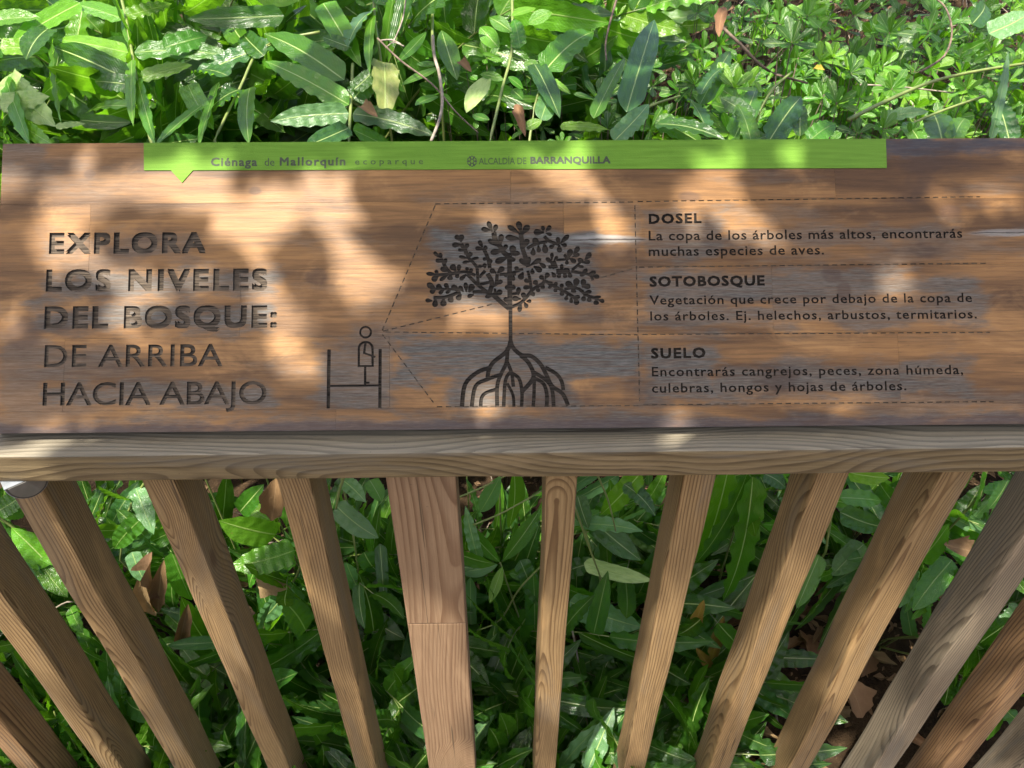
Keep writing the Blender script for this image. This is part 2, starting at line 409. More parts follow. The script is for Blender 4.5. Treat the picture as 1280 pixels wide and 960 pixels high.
def tree_shapes():
    S = 10.667; out = []
    Q = {1: (525, 268), 2: (640, 268), 3: (525, 325), 4: (640, 325)}
    leaves = {1: '905 90 965 230 65;815 190 950 215 65;1020 130 990 240 65;1085 260 1075 400 75;905 335 1070 430 70;470 275 530 350 65;560 265 545 370 70;425 410 550 400 70;645 385 590 470 60;505 470 600 480 50;680 500 650 580 65;515 560 650 585 45;785 575 660 600 45;565 645 690 620 45;785 345 835 440 60;735 450 850 460 60;895 425 840 470 60;835 590 900 600 50;940 590 920 680 70;1160 400 1110 490 60;935 510 1110 480 80;1000 640 1170 570 85;1240 410 1230 540 90;180 500 275 580 50;270 510 285 590 50;205 610 310 630 60;345 580 330 680 50;415 670 480 760 85;525 665 510 770 60;270 715 390 760 70;620 700 640 760 50;700 720 650 780 55;855 650 870 720 60;770 690 850 690 45;1120 700 1030 780 75;930 735 1020 780 70',
              3: '80 180 240 195 55;205 130 245 200 50;160 280 250 200 80;260 275 370 200 55;395 270 410 190 75;480 240 520 180 55;530 265 620 190 60;95 310 210 390 80;135 440 215 380 70;220 330 300 390 70;330 310 385 390 60;250 450 320 400 55;340 440 410 410 45;420 335 530 425 75;520 345 580 425 60;605 295 620 430 60;710 320 650 430 85;70 535 165 545 55;195 630 210 510 75;310 620 315 510 85;395 565 430 480 80;495 535 550 450 75;630 490 720 460 55;865 490 980 470 55;1095 405 1000 470 75;1000 375 1000 460 35;1100 270 1010 330 60;1130 225 1150 190 50;1140 340 1200 400 65;1270 340 1200 400 65;1120 500 1200 580 65',
              2: '80 90 120 240 80;225 140 130 270 85;-60 150 100 250 70;-90 300 110 330 80;215 325 150 450 80;410 150 420 230 55;520 150 450 230 60;285 235 430 240 85;535 275 450 250 50;605 300 630 400 60;760 270 640 390 65;735 415 650 400 55;635 510 630 400 70;500 450 570 400 60;325 310 290 410 85;280 550 285 440 70;360 510 350 410 60;450 520 430 380 80;110 515 -60 530 70;30 630 0 570 60;535 505 530 610 50;450 580 550 650 60;610 555 560 610 45;480 700 560 700 50;790 460 750 580 80;895 425 820 540 70;905 530 800 565 50;695 530 740 590 50;855 640 760 580 65;730 670 735 600 50;100 590 200 690 70;230 560 220 690 55;390 590 240 680 65;450 710 360 640 60;400 760 290 690 80;60 690 60 760 60;1055 510 970 610 70;920 580 900 660 80;1045 630 930 640 60;960 700 860 690 40;665 660 660 760 50;740 710 720 780 80;1010 730 930 780 55',
              4: '275 190 270 110 60;100 260 150 160 80;20 280 20 190 50;160 260 250 300 60;295 270 340 340 70;145 370 270 355 60;350 430 345 350 55;370 205 430 270 65;490 170 440 250 65;405 390 420 310 60;500 280 520 360 75;480 375 540 350 40;580 290 590 360 55;580 430 580 360 55;660 310 670 390 55;670 480 660 400 60;580 230 530 160 60;610 240 650 170 60;720 240 690 170 60;780 240 765 150 60;900 205 1000 190 40;1120 155 1000 200 60;1165 230 1070 205 60;715 290 830 370 85;870 240 840 370 85;815 440 830 370 75;955 250 945 370 75;1050 350 930 350 75;1065 415 950 440 55;1190 490 1050 495 40;1235 555 1150 530 55;1125 600 1120 520 75;1030 560 1030 480 65;945 550 970 460 65;880 595 830 510 75;910 490 810 495 55;790 575 790 490 50;715 540 740 460 55;90 360 85 470 65;0 510 120 520 70;150 430 155 520 65;95 695 120 560 60;205 640 165 560 55;260 545 190 550 50;310 450 240 460 60'}
    stems = {1: '985 240 1005 340 1070 430 1120 510 1190 560 w60;545 390 600 470 620 530 w50;620 520 670 610 700 630 760 710 765 800 w38;850 460 885 530 915 620 930 720 w45;280 580 340 700 420 790 w40',
             3: '240 198 440 180 560 158 640 165 740 205 w38;630 190 760 320 900 430 w42;765 130 775 320 w36;790 230 870 140 w38;800 325 930 295 w36;200 385 420 390 480 395 w30;700 425 870 425 960 460 w40;540 425 330 495 180 500 w42;960 450 1080 560 1190 650 w55;900 180 960 300 930 430 w55;1030 180 1010 330 940 310 w40;1060 190 1280 185 w38;1193 -60 1200 640 w56;1206 600 1208 1180 w44',
             2: '115 240 130 340 140 450 190 600 220 700 w55;430 290 490 350 620 400 w40;200 455 300 400 470 360 w40;590 605 700 600 760 590 w30;540 620 580 720 w70;900 660 800 740 w35',
             4: '210 140 240 260 260 400 w35;0 170 150 120 w35;190 500 280 390 400 320 440 270 w40;430 270 640 390 720 430 880 530 w40;590 150 760 150 w60;790 150 900 170 1040 200 1080 270 w36;700 390 840 370 950 420 w35;890 380 1000 470 1160 520 w38;0 455 90 440 w35;-50 640 100 580 200 490 w40'}
    for q, s in leaves.items():
        ox, oy = Q[q]
        for it in s.split(';'):
            tx, ty, bx, by, ww = map(float, it.split())
            out.append(petal(B(ox + tx / S, oy + ty / S), B(ox + bx / S, oy + by / S), ww / S / 1020.0 * 1.06))
    for q, s in stems.items():
        ox, oy = Q[q]
        for it in s.split(';'):
            nums, ww = it.split(' w'); v = list(map(float, nums.split()))
            out.append(stroke([B(ox + v[i] / S, oy + v[i + 1] / S) for i in range(0, len(v), 2)], float(ww) / S / 1020.0 * 1.15))
    # prop roots
    S = 5.333
    roots = '522 300 512 345 480 385 410 440 380 490 370 545 w24;384 478 300 510 220 590 200 738 w24;503 340 497 440 460 520 435 600 435 738 w22;455 525 370 555 290 600 265 738 w22;435 620 360 645 330 680 325 738 w20;495 425 530 510 543 605 w20;530 500 490 560 478 738 w20;525 510 580 550 600 640 597 738 w20;500 580 540 660 546 738 w17;524 300 545 350 600 395 660 400 720 450 760 520 800 600 870 650 908 730 w24;755 475 830 520 865 570 876 628 w22;590 395 640 440 675 510 668 560 603 635 w24;680 508 760 560 800 620 812 738 w22;675 545 740 580 765 650 765 738 w22;682 560 680 660 675 738 w20'
    for it in roots.split(';'):
        nums, ww = it.split(' w'); v = list(map(float, nums.split()))
        out.append(stroke([B(540 + v[i] / S, 370 + v[i + 1] / S) for i in range(0, len(v), 2)], float(ww) / S / 1020.0 * 1.18))
    return out
def figure_shapes():
    S = 6.856; P = lambda x, y: B(380 + x / S, 390 + y / S); k = 1 / S / 1020.0; out = []
    def arc(cx, cy, r, a0, a1, n): return [P(cx + r * math.cos(R(a)), cy - r * math.sin(R(a))) for a in [a0 + (a1 - a0) * i / n for i in range(n + 1)]]
    out.append(stroke(arc(528, 173, 46, 0, 182, 14), 17 * k, False)); out.append(stroke(arc(528, 173, 46, 178, 362, 14), 17 * k, False))
    out.append(stroke([P(470, 470), P(470, 325)] + arc(529, 316, 59, 176, 4, 14) + [P(588, 325), P(588, 470)], 20 * k, False))
    out.append(stroke([P(462, 463), P(597, 463)], 16 * k, False))
    out.append(stroke([P(528, 262), P(515, 356)], 20 * k, False)); out.append(stroke([P(510, 350), P(612, 386)], 17 * k, False))
    out.append(stroke([P(524, 468), P(524, 625)], 20 * k, False)); out.append(stroke([P(526, 606), P(562, 606)], 18 * k, False))
    out.append(stroke([P(215, 634), P(655, 629)], 19 * k, False))
    out.append(stroke([P(215, 320), P(208, 826)], 29 * k, False)); out.append(stroke([P(653, 318), P(650, 822)], 27 * k, False))
    return out
def dash_shapes():
    segs = [((544, 255), (793, 252.5)), ((797, 252), (1225, 246)), ((544, 257), (478, 413)), ((479, 414), (617, 380)), ((752, 347), (795, 335)), ((799, 334), (1234, 329)),
            ((482, 415), (797, 418.5)), ((803, 418), (1237, 415.5)), ((478, 418), (544, 506)), ((546, 508.5), (798, 507)), ((804, 506), (1242, 502)), ((793.5, 257), (799.5, 502))]
    out = []
    for a, b in segs:
        A, Bb = Vector(B(*a)), Vector(B(*b)); L = (Bb - A).length; d = (Bb - A) / L; s = 0.0
        while s + 0.002 < L:
            e = min(s + 0.0066, L); out.append(stroke([tuple(A + d * s), tuple(A + d * e)], 0.00135, False)); s += 0.0108
    return out

def bbox(poly): xs = [p[0] for p in poly]; ys = [p[1] for p in poly]; return min(xs), min(ys), max(xs), max(ys)
def hit(a, b, e=2e-5): return not (a[2] + e < b[0] or b[2] + e < a[0] or a[3] + e < b[1] or b[3] + e < a[1])
CUTTERS = []           # (object, bbox)
def add_cutter(me):
    o = bpy.data.objects.new('cutter', me); COL.objects.link(o)
    xs = [v.co.x for v in me.vertices]; ys = [v.co.y for v in me.vertices]
    CUTTERS.append((o, (min(xs), min(ys), max(xs), max(ys))))
def add_polys(polys, depth):
    groups = []
    for p in polys:
        b = bbox(p)
        for g_ in groups:
            if not any(hit(b, q) for q in g_[1]): g_[0].append(p); g_[1].append(b); break
        else: groups.append(([p], [b]))
    for gi, (ps, _) in enumerate(groups):
        V, Fc = [], []
        for p in ps:
            vs, fs = prism(p, -depth, 0.01 + gi * 1e-4); o = len(V); V += vs; Fc += [tuple(i + o for i in f) for f in fs]
        me = bpy.data.meshes.new('c'); me.from_pydata(V, [], Fc); me.update(); add_cutter(me)

sign = empty('information_sign', SIGN_O)
sign.rotation_euler = Matrix((Vector((1, 0, 0)), SU, SN)).transposed().to_euler()
tag(sign, 'long engraved wooden board with a green band, leaning back on the handrail', 'sign')

LINES = [  # text, xl, xr, base left, base right, cap px, bold, stretch, depth, res
    ('EXPLORA', 61, 257, 317.5, 316.5, 26.5, .041, 1.12, .0034), ('LOS NIVELES', 57, 334, 364.5, 363, 27.5, .041, 1.12, .0034),
    ('DEL BOSQUE:', 55, 346, 411, 409.5, 28, .041, 1.12, .0034), ('DE ARRIBA', 55, 278, 459, 457.5, 27.5, .008, 1.12, .0030),
    ('HACIA ABAJO', 53, 333, 507, 505, 28.5, .008, 1.12, .0030),
    ('DOSEL', 811, 877, 280, 279, 12.6, .036, 1.15, .0020), ('La copa de los árboles más altos, encontrarás', 811, 1203, 300.6, 297.3, 12.0, .011, 1.15, .0016),
    ('muchas especies de aves.', 811, 1030, 320.2, 318, 12.0, .011, 1.15, .0016), ('SOTOBOSQUE', 812, 956, 358.6, 357, 13, .036, 1.15, .0020),
    ('Vegetación que crece por debajo de la copa de', 812, 1215, 380.8, 377.6, 11.5, .011, 1.15, .0016),
    ('los árboles. Ej. helechos, arbustos, termitarios.', 813, 1221, 400.8, 398, 11.5, .011, 1.15, .0016), ('SUELO', 814, 882, 448.4, 447.4, 13.2, .036, 1.15, .0020),
    ('Encontrarás cangrejos, peces, zona húmeda,', 815, 1204, 470.5, 467.8, 11.8, .011, 1.15, .0016),
    ('culebras, hongos y hojas de árboles.', 815, 1133, 491, 487.8, 11.8, .011, 1.15, .0016)]
REG = []    # (bbox, depth, name, label)
SIGN_L = B(3.5, 180)[0]
for (txt, xl, xrt, yl, yr, cp, bold, st, dp) in LINES:
    bbs = []
    for me in text_cutter(txt, xl, xrt, yl, yr, cp, bold, st, 4 if cp > 20 else 2, -dp, 0.012, 1e-4):
        add_cutter(me); bbs.append(CUTTERS[-1][1])
    REG.append(((min(q[0] for q in bbs), min(q[1] for q in bbs), max(q[2] for q in bbs), max(q[3] for q in bbs)), dp, 'engraved_lettering', 'carved line reading ' + txt.rstrip('.,:')))
TREE = tree_shapes(); FIG = figure_shapes(); DASH = dash_shapes()
add_polys(TREE, .0026); add_polys(FIG, .0024); add_polys(DASH, .0011)
BIG = (-1, -1, 1, 1)
REG += [(BIG, .0026, 'engraved_tree', 'carved mangrove tree with prop roots'), (BIG, .0024, 'engraved_figure', 'carved visitor leaning on a railing'),
        (BIG, .0011, 'engraved_dashes', 'carved dashed lines of sight and divisions')]

# ------------------------------------------------------------------ sign: staves
def stave(x0, x1, y0, y1):
    gp = 0.00005; c = 0.00018
    x0 += gp; x1 -= gp; y0 += gp; y1 -= gp
    V = [(x0, y0, -SIGN_T), (x1, y0, -SIGN_T), (x1, y1, -SIGN_T), (x0, y1, -SIGN_T),
         (x0, y0, -c), (x1, y0, -c), (x1, y1, -c), (x0, y1, -c),
         (x0 + c / 2, y0 + c / 2, 0), (x1 - c / 2, y0 + c / 2, 0), (x1 - c / 2, y1 - c / 2, 0), (x0 + c / 2, y1 - c / 2, 0)]
    Fc = [(3, 2, 1, 0), (0, 1, 5, 4), (1, 2, 6, 5), (2, 3, 7, 6), (3, 0, 4, 7), (4, 5, 9, 8), (5, 6, 10, 9), (6, 7, 11, 10), (7, 4, 8, 11), (8, 9, 10, 11)]
    return V, Fc
def yb(py): return B(640, py)[1]
rows = [(SIGN_H, yb(251.5), [B(638, 230)[0], B(1044, 230)[0]]),
        (yb(251.5), yb(335), [B(112, 300)[0], B(705, 300)[0]]),
        (yb(335), yb(419), [B(300, 380)[0], B(966, 380)[0]]),
        (yb(419), yb(509), [B(80, 460)[0], B(487, 460)[0], B(1124, 460)[0]]),
        (yb(509), 0.0, [B(420, 520)[0]])]
FLOORS = {i: ([], []) for i in range(len(REG))}
dg = bpy.context.evaluated_depsgraph_get()
for (y1, y0, cuts) in rows:
    xs = [SIGN_L] + cuts + [SIGN_R]
    for i in range(len(xs) - 1):
        V, Fc = stave(xs[i], xs[i + 1], y0, y1)
        o = mesh_obj('plank', V, Fc, M_BOARD, sign)
        o.parent = None
        bb = (xs[i], y0, xs[i + 1], y1)
        for co, cb in CUTTERS:
            if hit(bb, cb):
                md = o.modifiers.new('b', 'BOOLEAN'); md.operation = 'DIFFERENCE'; md.object = co; md.solver = 'MANIFOLD'
        dg.update()
        me = bpy.data.meshes.new_from_object(o.evaluated_get(dg))
        o.modifiers.clear()
        V2 = [v.co.copy() for v in me.vertices]; keep = []; mats = []
        for p in me.polygons:
            cz = p.center.z
            if -0.006 < cz < -0.0009 and p.normal.z > 0.95 and bb[0] < p.center.x < bb[2]:
                r = next((k for k, q in enumerate(REG) if abs(q[1] + cz) < 3e-5 and q[0][0] - 1e-4 < p.center.x < q[0][2] + 1e-4 and q[0][1] - 1e-4 < p.center.y < q[0][3] + 1e-4), None)
                if r is not None:
                    fv, ff = FLOORS[r]; b0 = len(fv); fv += [V2[j] for j in p.vertices]; ff.append(tuple(range(b0, b0 + len(p.vertices)))); continue
            keep.append(tuple(p.vertices))
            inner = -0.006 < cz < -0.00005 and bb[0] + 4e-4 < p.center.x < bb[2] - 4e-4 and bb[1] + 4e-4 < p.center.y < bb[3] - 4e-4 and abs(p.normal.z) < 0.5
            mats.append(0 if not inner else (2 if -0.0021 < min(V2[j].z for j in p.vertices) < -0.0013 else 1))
        nm = bpy.data.meshes.new('plank'); nm.from_pydata(V2, [], keep); nm.materials.append(M_BOARD); nm.materials.append(M_CARVE); nm.materials.append(M_FLOOR_D)
        nm.polygons.foreach_set('material_index', mats); nm.update()
        old = o.data; o.data = nm; bpy.data.meshes.remove(old); bpy.data.meshes.remove(me)
        o.parent = sign
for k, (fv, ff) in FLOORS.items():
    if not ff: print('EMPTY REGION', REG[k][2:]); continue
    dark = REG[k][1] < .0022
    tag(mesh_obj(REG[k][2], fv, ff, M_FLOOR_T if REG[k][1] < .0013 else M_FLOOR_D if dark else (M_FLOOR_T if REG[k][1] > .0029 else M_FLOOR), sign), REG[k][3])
for co, _ in CUTTERS:
    me = co.data; bpy.data.objects.remove(co); bpy.data.meshes.remove(me)

# green band with pointer
bp = [B(180.5, 213.2), B(214, 213.2), B(228, 228.6), B(241.5, 213.2), B(1108, 210.3), (B(1107, 176)[0], SIGN_H - .0004), (B(180, 180)[0], SIGN_H - .0004)]
V, Fc = prism(bp, 0.0002, 0.0011)
band = tag(mesh_obj('green_band', V, Fc, M_GREEN, sign), 'lime green strip with a downward pointer near its left end')
for (txt, xl, xrt, yl, yr, cp, bold, st, mt) in (('Ciénaga', 264, 322, 208, 208, 10.5, .026, 1.1, M_INK), ('de', 331, 343.5, 207.6, 207.6, 9.6, .0, 1.1, M_INK), ('Mallorquín', 350, 432, 207.6, 207.2, 10.5, .026, 1.1, M_INK),
                                                ('ecoparque', 444, 529, 206, 205.6, 7.5, .004, 1.2, M_INK_L), ('ALCALDÍA DE', 598.5, 658, 206, 205.6, 8.2, .004, 1.05, M_INK_L), ('BARRANQUILLA', 663, 763, 205.4, 204.8, 9, .034, 1.1, M_INK)):
    bm = bmesh.new()
    for me in text_cutter(txt, xl, xrt, yl, yr, cp, bold, st, 2, 0.0010, 0.0013, 2e-5): bm.from_mesh(me)
    me = bpy.data.meshes.new('lettering'); bm.to_mesh(me); bm.free()
    tag(link('lettering', me, mt, band), 'dark lettering reading ' + txt)
# small rosette emblem
V, Fc = [], []
cx, cy = B(590, 202)
def addp(poly, z1):
    vs, fs = prism(poly, 0.0010, z1); o_ = len(V); V.extend(vs); Fc.extend([tuple(i + o_ for i in f) for f in fs])
for k in range(6):
    a = R(90 + 60 * k); u = 1 / 1010.0
    c_ = (cx + math.cos(a) * 3.9 * u, cy + math.sin(a) * 4.6 * u)
    ring = [(c_[0] + math.cos(R(q)) * 1.9 * u, c_[1] + math.sin(R(q)) * 2.1 * u) for q in range(0, 361, 40)]
    addp(stroke(ring, 1.05 * u, False), .0013 + k * 1e-5)
    b_ = a + R(30)
    addp(stroke([(cx + math.cos(b_) * 2.2 * u, cy + math.sin(b_) * 2.4 * u), (cx + math.cos(b_) * 6.4 * u, cy + math.sin(b_) * 7.2 * u)], 1.3 * u, False), .00137 + k * 1e-5)
tag(mesh_obj('emblem', V, Fc, M_INK, band), 'small ring-shaped city emblem before the capitals')
# battens that carry the board on the rail
for bx in (-0.50, 0.05, 0.58):
    V, Fc = prism([(bx - .02, .005), (bx + .02, .005), (bx + .02, .33), (bx - .02, .33)], -SIGN_T - .030, -SIGN_T - .0003)
    mesh_obj('batten', V, Fc, M_BAL, sign)

# ------------------------------------------------------------------ railing
def beam(name, x0, x1, y0, y1, z0, z1, mat, parent, bev=0.003, origin=None, seg=1, wav=0.0):
    """bevelled timber, ends at the given planes; verts relative to origin"""
    O = Vector(origin or ((x0 + x1) / 2, (y0 + y1) / 2, z0))
    bm = bmesh.new()
    bmesh.ops.create_cube(bm, size=1.0)
    for v in bm.verts:
        v.co = Vector((x0 + (v.co.x + .5) * (x1 - x0), y0 + (v.co.y + .5) * (y1 - y0), z0 + (v.co.z + .5) * (z1 - z0))) - O
    if seg > 1:
        ax = 0 if (x1 - x0) > (z1 - z0) else 2
        es = [e for e in bm.edges if abs((e.verts[0].co - e.verts[1].co)[ax]) > 0.5 * max(x1 - x0, z1 - z0)]
        bmesh.ops.subdivide_edges(bm, edges=es, cuts=seg, use_grid_fill=True)
    bmesh.ops.bevel(bm, geom=[e for e in bm.edges if len(e.link_faces) == 2 and e.calc_face_angle(0) > 0.5], offset=bev, segments=2, affect='EDGES', profile=0.6)
    if wav:
        for v in bm.verts:
            p = v.co + O; n_ = noise.noise_vector(p * 5.0)
            v.co += Vector((n_.x if z1 - z0 > x1 - x0 else 0, n_.y, n_.z if x1 - x0 > z1 - z0 else 0)) * wav
    me = bpy.data.meshes.new(name); bm.to_mesh(me); bm.free()
    o = link(name, me, mat, parent)
    o.location = O - (parent.location if parent else Vector())
    return o
rail = empty('wooden_railing', (0, 0.70, 0))
tag(rail, 'weathered timber railing with square balusters under the information board', 'railing')
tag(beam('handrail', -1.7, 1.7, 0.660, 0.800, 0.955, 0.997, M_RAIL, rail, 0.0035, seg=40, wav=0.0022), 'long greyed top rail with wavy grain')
BY = 0.690
def xat(px): return at_y(px, 597, BY).x
bal = [(-140, 0, 0), (0, 0, 0), (175, 0, 0), (344, 0, 0), (683, 0, 0), (856, 0, .007), (1021, 0, .014), (1175, 0, .014), (1326, 2, .003), (1456, 3, .003), (1597, 2, .003), (-296, 3, 0), (1760, 0, 0), (-460, 0, 0)]
zb = -0.12
labels = {-140: 'baluster with a swirling knot crossing the left edge', 0: 'baluster beneath the round metal cap', 683: 'slim middle baluster right of the wide post', 1326: 'grey weathered baluster slanting to the upper right corner', -296: 'dark baluster with two knots at the bottom left corner'}
for px, kind, tilt in bal:
    x0 = xat(px)
    mt = (M_BAL, M_BAL, M_GREYBAL, M_DARKBAL)[kind]
    o = beam('baluster', x0, x0 + 0.042 * (0.97 if px == 683 else 1), BY, BY + 0.068, zb, 0.953, mt, rail, 0.0042, origin=(x0 + .021, BY + .034, 0.95), seg=24, wav=0.003)
    o.rotation_euler.y = tilt      # nailed a touch out of plumb
    if px in labels: o['label'] = labels[px]
x0 = xat(482)
post = empty('wide_post', (0, 0, 0)); post.parent = rail
tag(post, 'wide post jointed from two lengths of pine')
x1 = xat(570)
zj = at_y(545, 780, BY).z
for z0_, z1_, dz in ((zj + 0.0004, 0.9545, 0), (zb, zj - 0.0004, 0)):
    pm = M_POST if z1_ > .9 else M_POST2
    o = beam('post_section', x0, x1, BY - (0.0 if z1_ > .9 else -.0006), BY + 0.040, z0_, z1_, pm, None, 0.0022, seg=8, wav=0.001)
    o.location -= rail.location; o.parent = post
# half-round metal end cap under the rail, left
Ln = Vector((0.64, -0.77, 0)).normalized(); Lt = Vector((0.77, 0.64, 0)).normalized()
cc = at_y(33, 601, 0.668); cc.z = 0.9542
br = empty('metal_bracket', cc); br.parent = rail; br.location = cc - rail.location
def half_disc(r, d0, d1, name, mat):
    pr = [(r * math.cos(R(a)), r * math.sin(R(a)) * 1.15) for a in range(180, 361, 12)]
    V = [Lt * p[0] + Vector((0, 0, p[1])) + Ln * d0 for p in pr] + [Lt * p[0] + Vector((0, 0, p[1])) + Ln * d1 for p in pr]
    n = len(pr)
    Fc = [tuple(range(n)), tuple(range(2 * n - 1, n - 1, -1))] + [(i, i + n, (i + 1) % n + n, (i + 1) % n) for i in range(n)]
    o = mesh_obj(name, V, Fc, mat, br)
half_disc(0.0245, -0.028, 0.006, 'pipe_shell', M_METAL)
half_disc(0.0232, 0.0061, 0.0075, 'rubber_rim', M_RIM)
half_disc(0.0208, 0.0076, 0.0090, 'end_disc', M_CAP)

# ------------------------------------------------------------------ ground
PROF = [(-60, -0.35), (0.9, -0.35), (1.25, -0.30), (1.6, -0.05), (2.0, 0.40), (2.6, 0.80), (3.4, 1.05), (5.0, 1.35), (9, 1.5), (60, 1.5), (600, 1.5)]
def prof(y):
    for (a, za), (b, zb_) in zip(PROF, PROF[1:]):
        if y <= b:
            t = (y - a) / (b - a); return za + (zb_ - za) * t
    return PROF[-1][1]
def terrain(x, y):
    k = max(0.0, min(1.0, (0.55 - x) / 0.6)) if y < 6 else max(0.0, 1 - (y - 6)) * max(0.0, min(1.0, (0.55 - x) / 0.6))
    z = prof(y - 0.75 * k) if y > 1.2 else prof(y)
    if 0.9 < y < 9: z += 0.05 * noise.noise(Vector((x * 3, y * 3, 0))) + 0.02 * noise.noise(Vector((x * 11, y * 11, 4)))
    return z
ysl = [-300, -60, -10, -3, 0, .5] + [0.8 + i * 0.06 for i in range(60)] + [4.6, 5.2, 6, 7, 9, 12, 20, 60, 600]
xsl = [-600, -60, -15, -6, -4] + [-3 + i * 0.075 for i in range(81)] + [4, 6, 15, 60, 600]
V = [(x, y, terrain(x, y)) for y in ysl for x in xsl]; nx = len(xsl)
Fc = [(j * nx + i, j * nx + i + 1, (j + 1) * nx + i + 1, (j + 1) * nx + i) for j in range(len(ysl) - 1) for i in range(nx - 1)]
g = G('leafy_soil')
c = g.coord(); n1 = g.noise(c, 9.0, 6.0, 0.7); n2 = g.noise(c, 55.0, 5.0, 0.7)
col = g.mix(g.ramp(n1, 0.35, 0.65), (0.012, 0.008, 0.005), (0.040, 0.025, 0.013))
col = g.mix(g.ramp(n2, 0.55, 0.72, 0.0, 0.5), col, (0.10, 0.066, 0.036))
g.bump(g.math('ADD', n1, n2), 0.9, 0.02)
M_SOIL = g.out(col, 0.95, 0.1)
tag(mesh_obj('ground', V, Fc, M_SOIL, smooth=True), kind='structure')
# boardwalk the viewer stands on (planks run away from the railing)
bw = empty('boardwalk', (0, 0, -0.06)); tag(bw, kind='structure')
for i in range(-14, 14):
    beam('plank', i * .145 + .004, i * .145 + .141, -1.3, 0.655, -0.04, 0.0, M_BAL, None, 0.003).parent = bw

# ------------------------------------------------------------------ leaves
def leaf_material(name, dead=False):
    g = G(name)
    inf = g.info(); oc = inf['Color']; rnd = inf['Random']
    uv = g.n.new('ShaderNodeUVMap').outputs[0]; U, Vv, _ = g.sep(uv)
    c = g.coord()
    du = g.math('ABSOLUTE', g.math('SUBTRACT', U, 0.5))
    n = g.noise(c, 6.0, 4.0, 0.6)
    hs = g.n.new('ShaderNodeHueSaturation'); g.set(hs.inputs['Color'], oc)
    g.set(hs.inputs['Hue'], g.ramp(rnd, 0, 1, 0.485, 0.512, False)); g.set(hs.inputs['Value'], g.ramp(g.math('FRACT', g.math('MULTIPLY', rnd, 13.7)), 0, 1, 0.70, 1.30, False))
    col = hs.outputs[0]
    col = g.mix(g.ramp(n, 0.35, 0.7, 0.0, 0.35), col, (0.06, 0.17, 0.012) if not dead else (0.16, 0.09, 0.045))
    # lateral veins run from the midrib forward to the margin
    vein = g.math('ABSOLUTE', g.math('SUBTRACT', g.math('FRACT', g.math('MULTIPLY', g.math('ADD', Vv, g.math('MULTIPLY', du, -0.35)), 26.0)), 0.5))
    vm = g.ramp(vein, 0.10, 0.02)
    col = g.mix(g.math('MULTIPLY', vm, 0.07 if not dead else 0.3), col, (0.30, 0.42, 0.10) if not dead else (0.08, 0.045, 0.02))
    rib = g.ramp(du, 0.030, 0.014)
    col = g.mix(g.math('MULTIPLY', rib, g.ramp(g.math('FRACT', g.math('MULTIPLY', rnd, 5.1)), 0, 1, 0.35, 0.9, False) if not dead else .4), col, (0.40, 0.52, 0.16) if not dead else (0.30, 0.20, 0.10))
    if not dead:
        sp = g.ramp(g.noise(g.vmath('ADD', c, g.comb(g.math('MULTIPLY', rnd, 40.0), 0.0, 0.0)), 13.0, 2.0), 0.74, 0.78, 0.0, 0.6)
        col = g.mix(sp, col, (0.16, 0.10, 0.03))
    h = g.math('ADD', g.math('MULTIPLY', vm, -0.25), g.math('ADD', g.math('MULTIPLY', rib, 0.6), g.math('MULTIPLY', n, 0.6)))
    nb = g.bump(h, 0.35, 0.02)
    g.out(col, 0.23 if not dead else 0.75, 0.5 if not dead else 0.25)
    tr = g.n.new('ShaderNodeBsdfTranslucent')
    g.set(tr.inputs['Color'], g.mix(0.55, col, (0.30, 0.74, 0.015) if not dead else (0.30, 0.14, 0.04)))
    g.set(tr.inputs['Normal'], nb)
    mx = g.n.new('ShaderNodeMixShader'); mx.inputs[0].default_value = 0.40 if not dead else 0.2
    g.t.links.new(g.bsdf.outputs[0], mx.inputs[1]); g.t.links.new(tr.outputs[0], mx.inputs[2])
    g.t.links.new(mx.outputs[0], g.n['Material Output'].inputs[0])
    return g.m
M_LEAF = leaf_material('living_leaf'); M_DEAD = leaf_material('dead_leaf', True)
M_STEM = simple_mat('green_stem', (0.10, 0.14, 0.03), (0.15, 0.18, 0.05), 60, 0.5)
M_TWIG = simple_mat('brown_twig', (0.05, 0.033, 0.02), (0.13, 0.09, 0.06), 80, 0.8, bump=.001)
M_VINE = simple_mat('grey_vine', (0.12, 0.10, 0.07), (0.24, 0.20, 0.15), 80, 0.7)

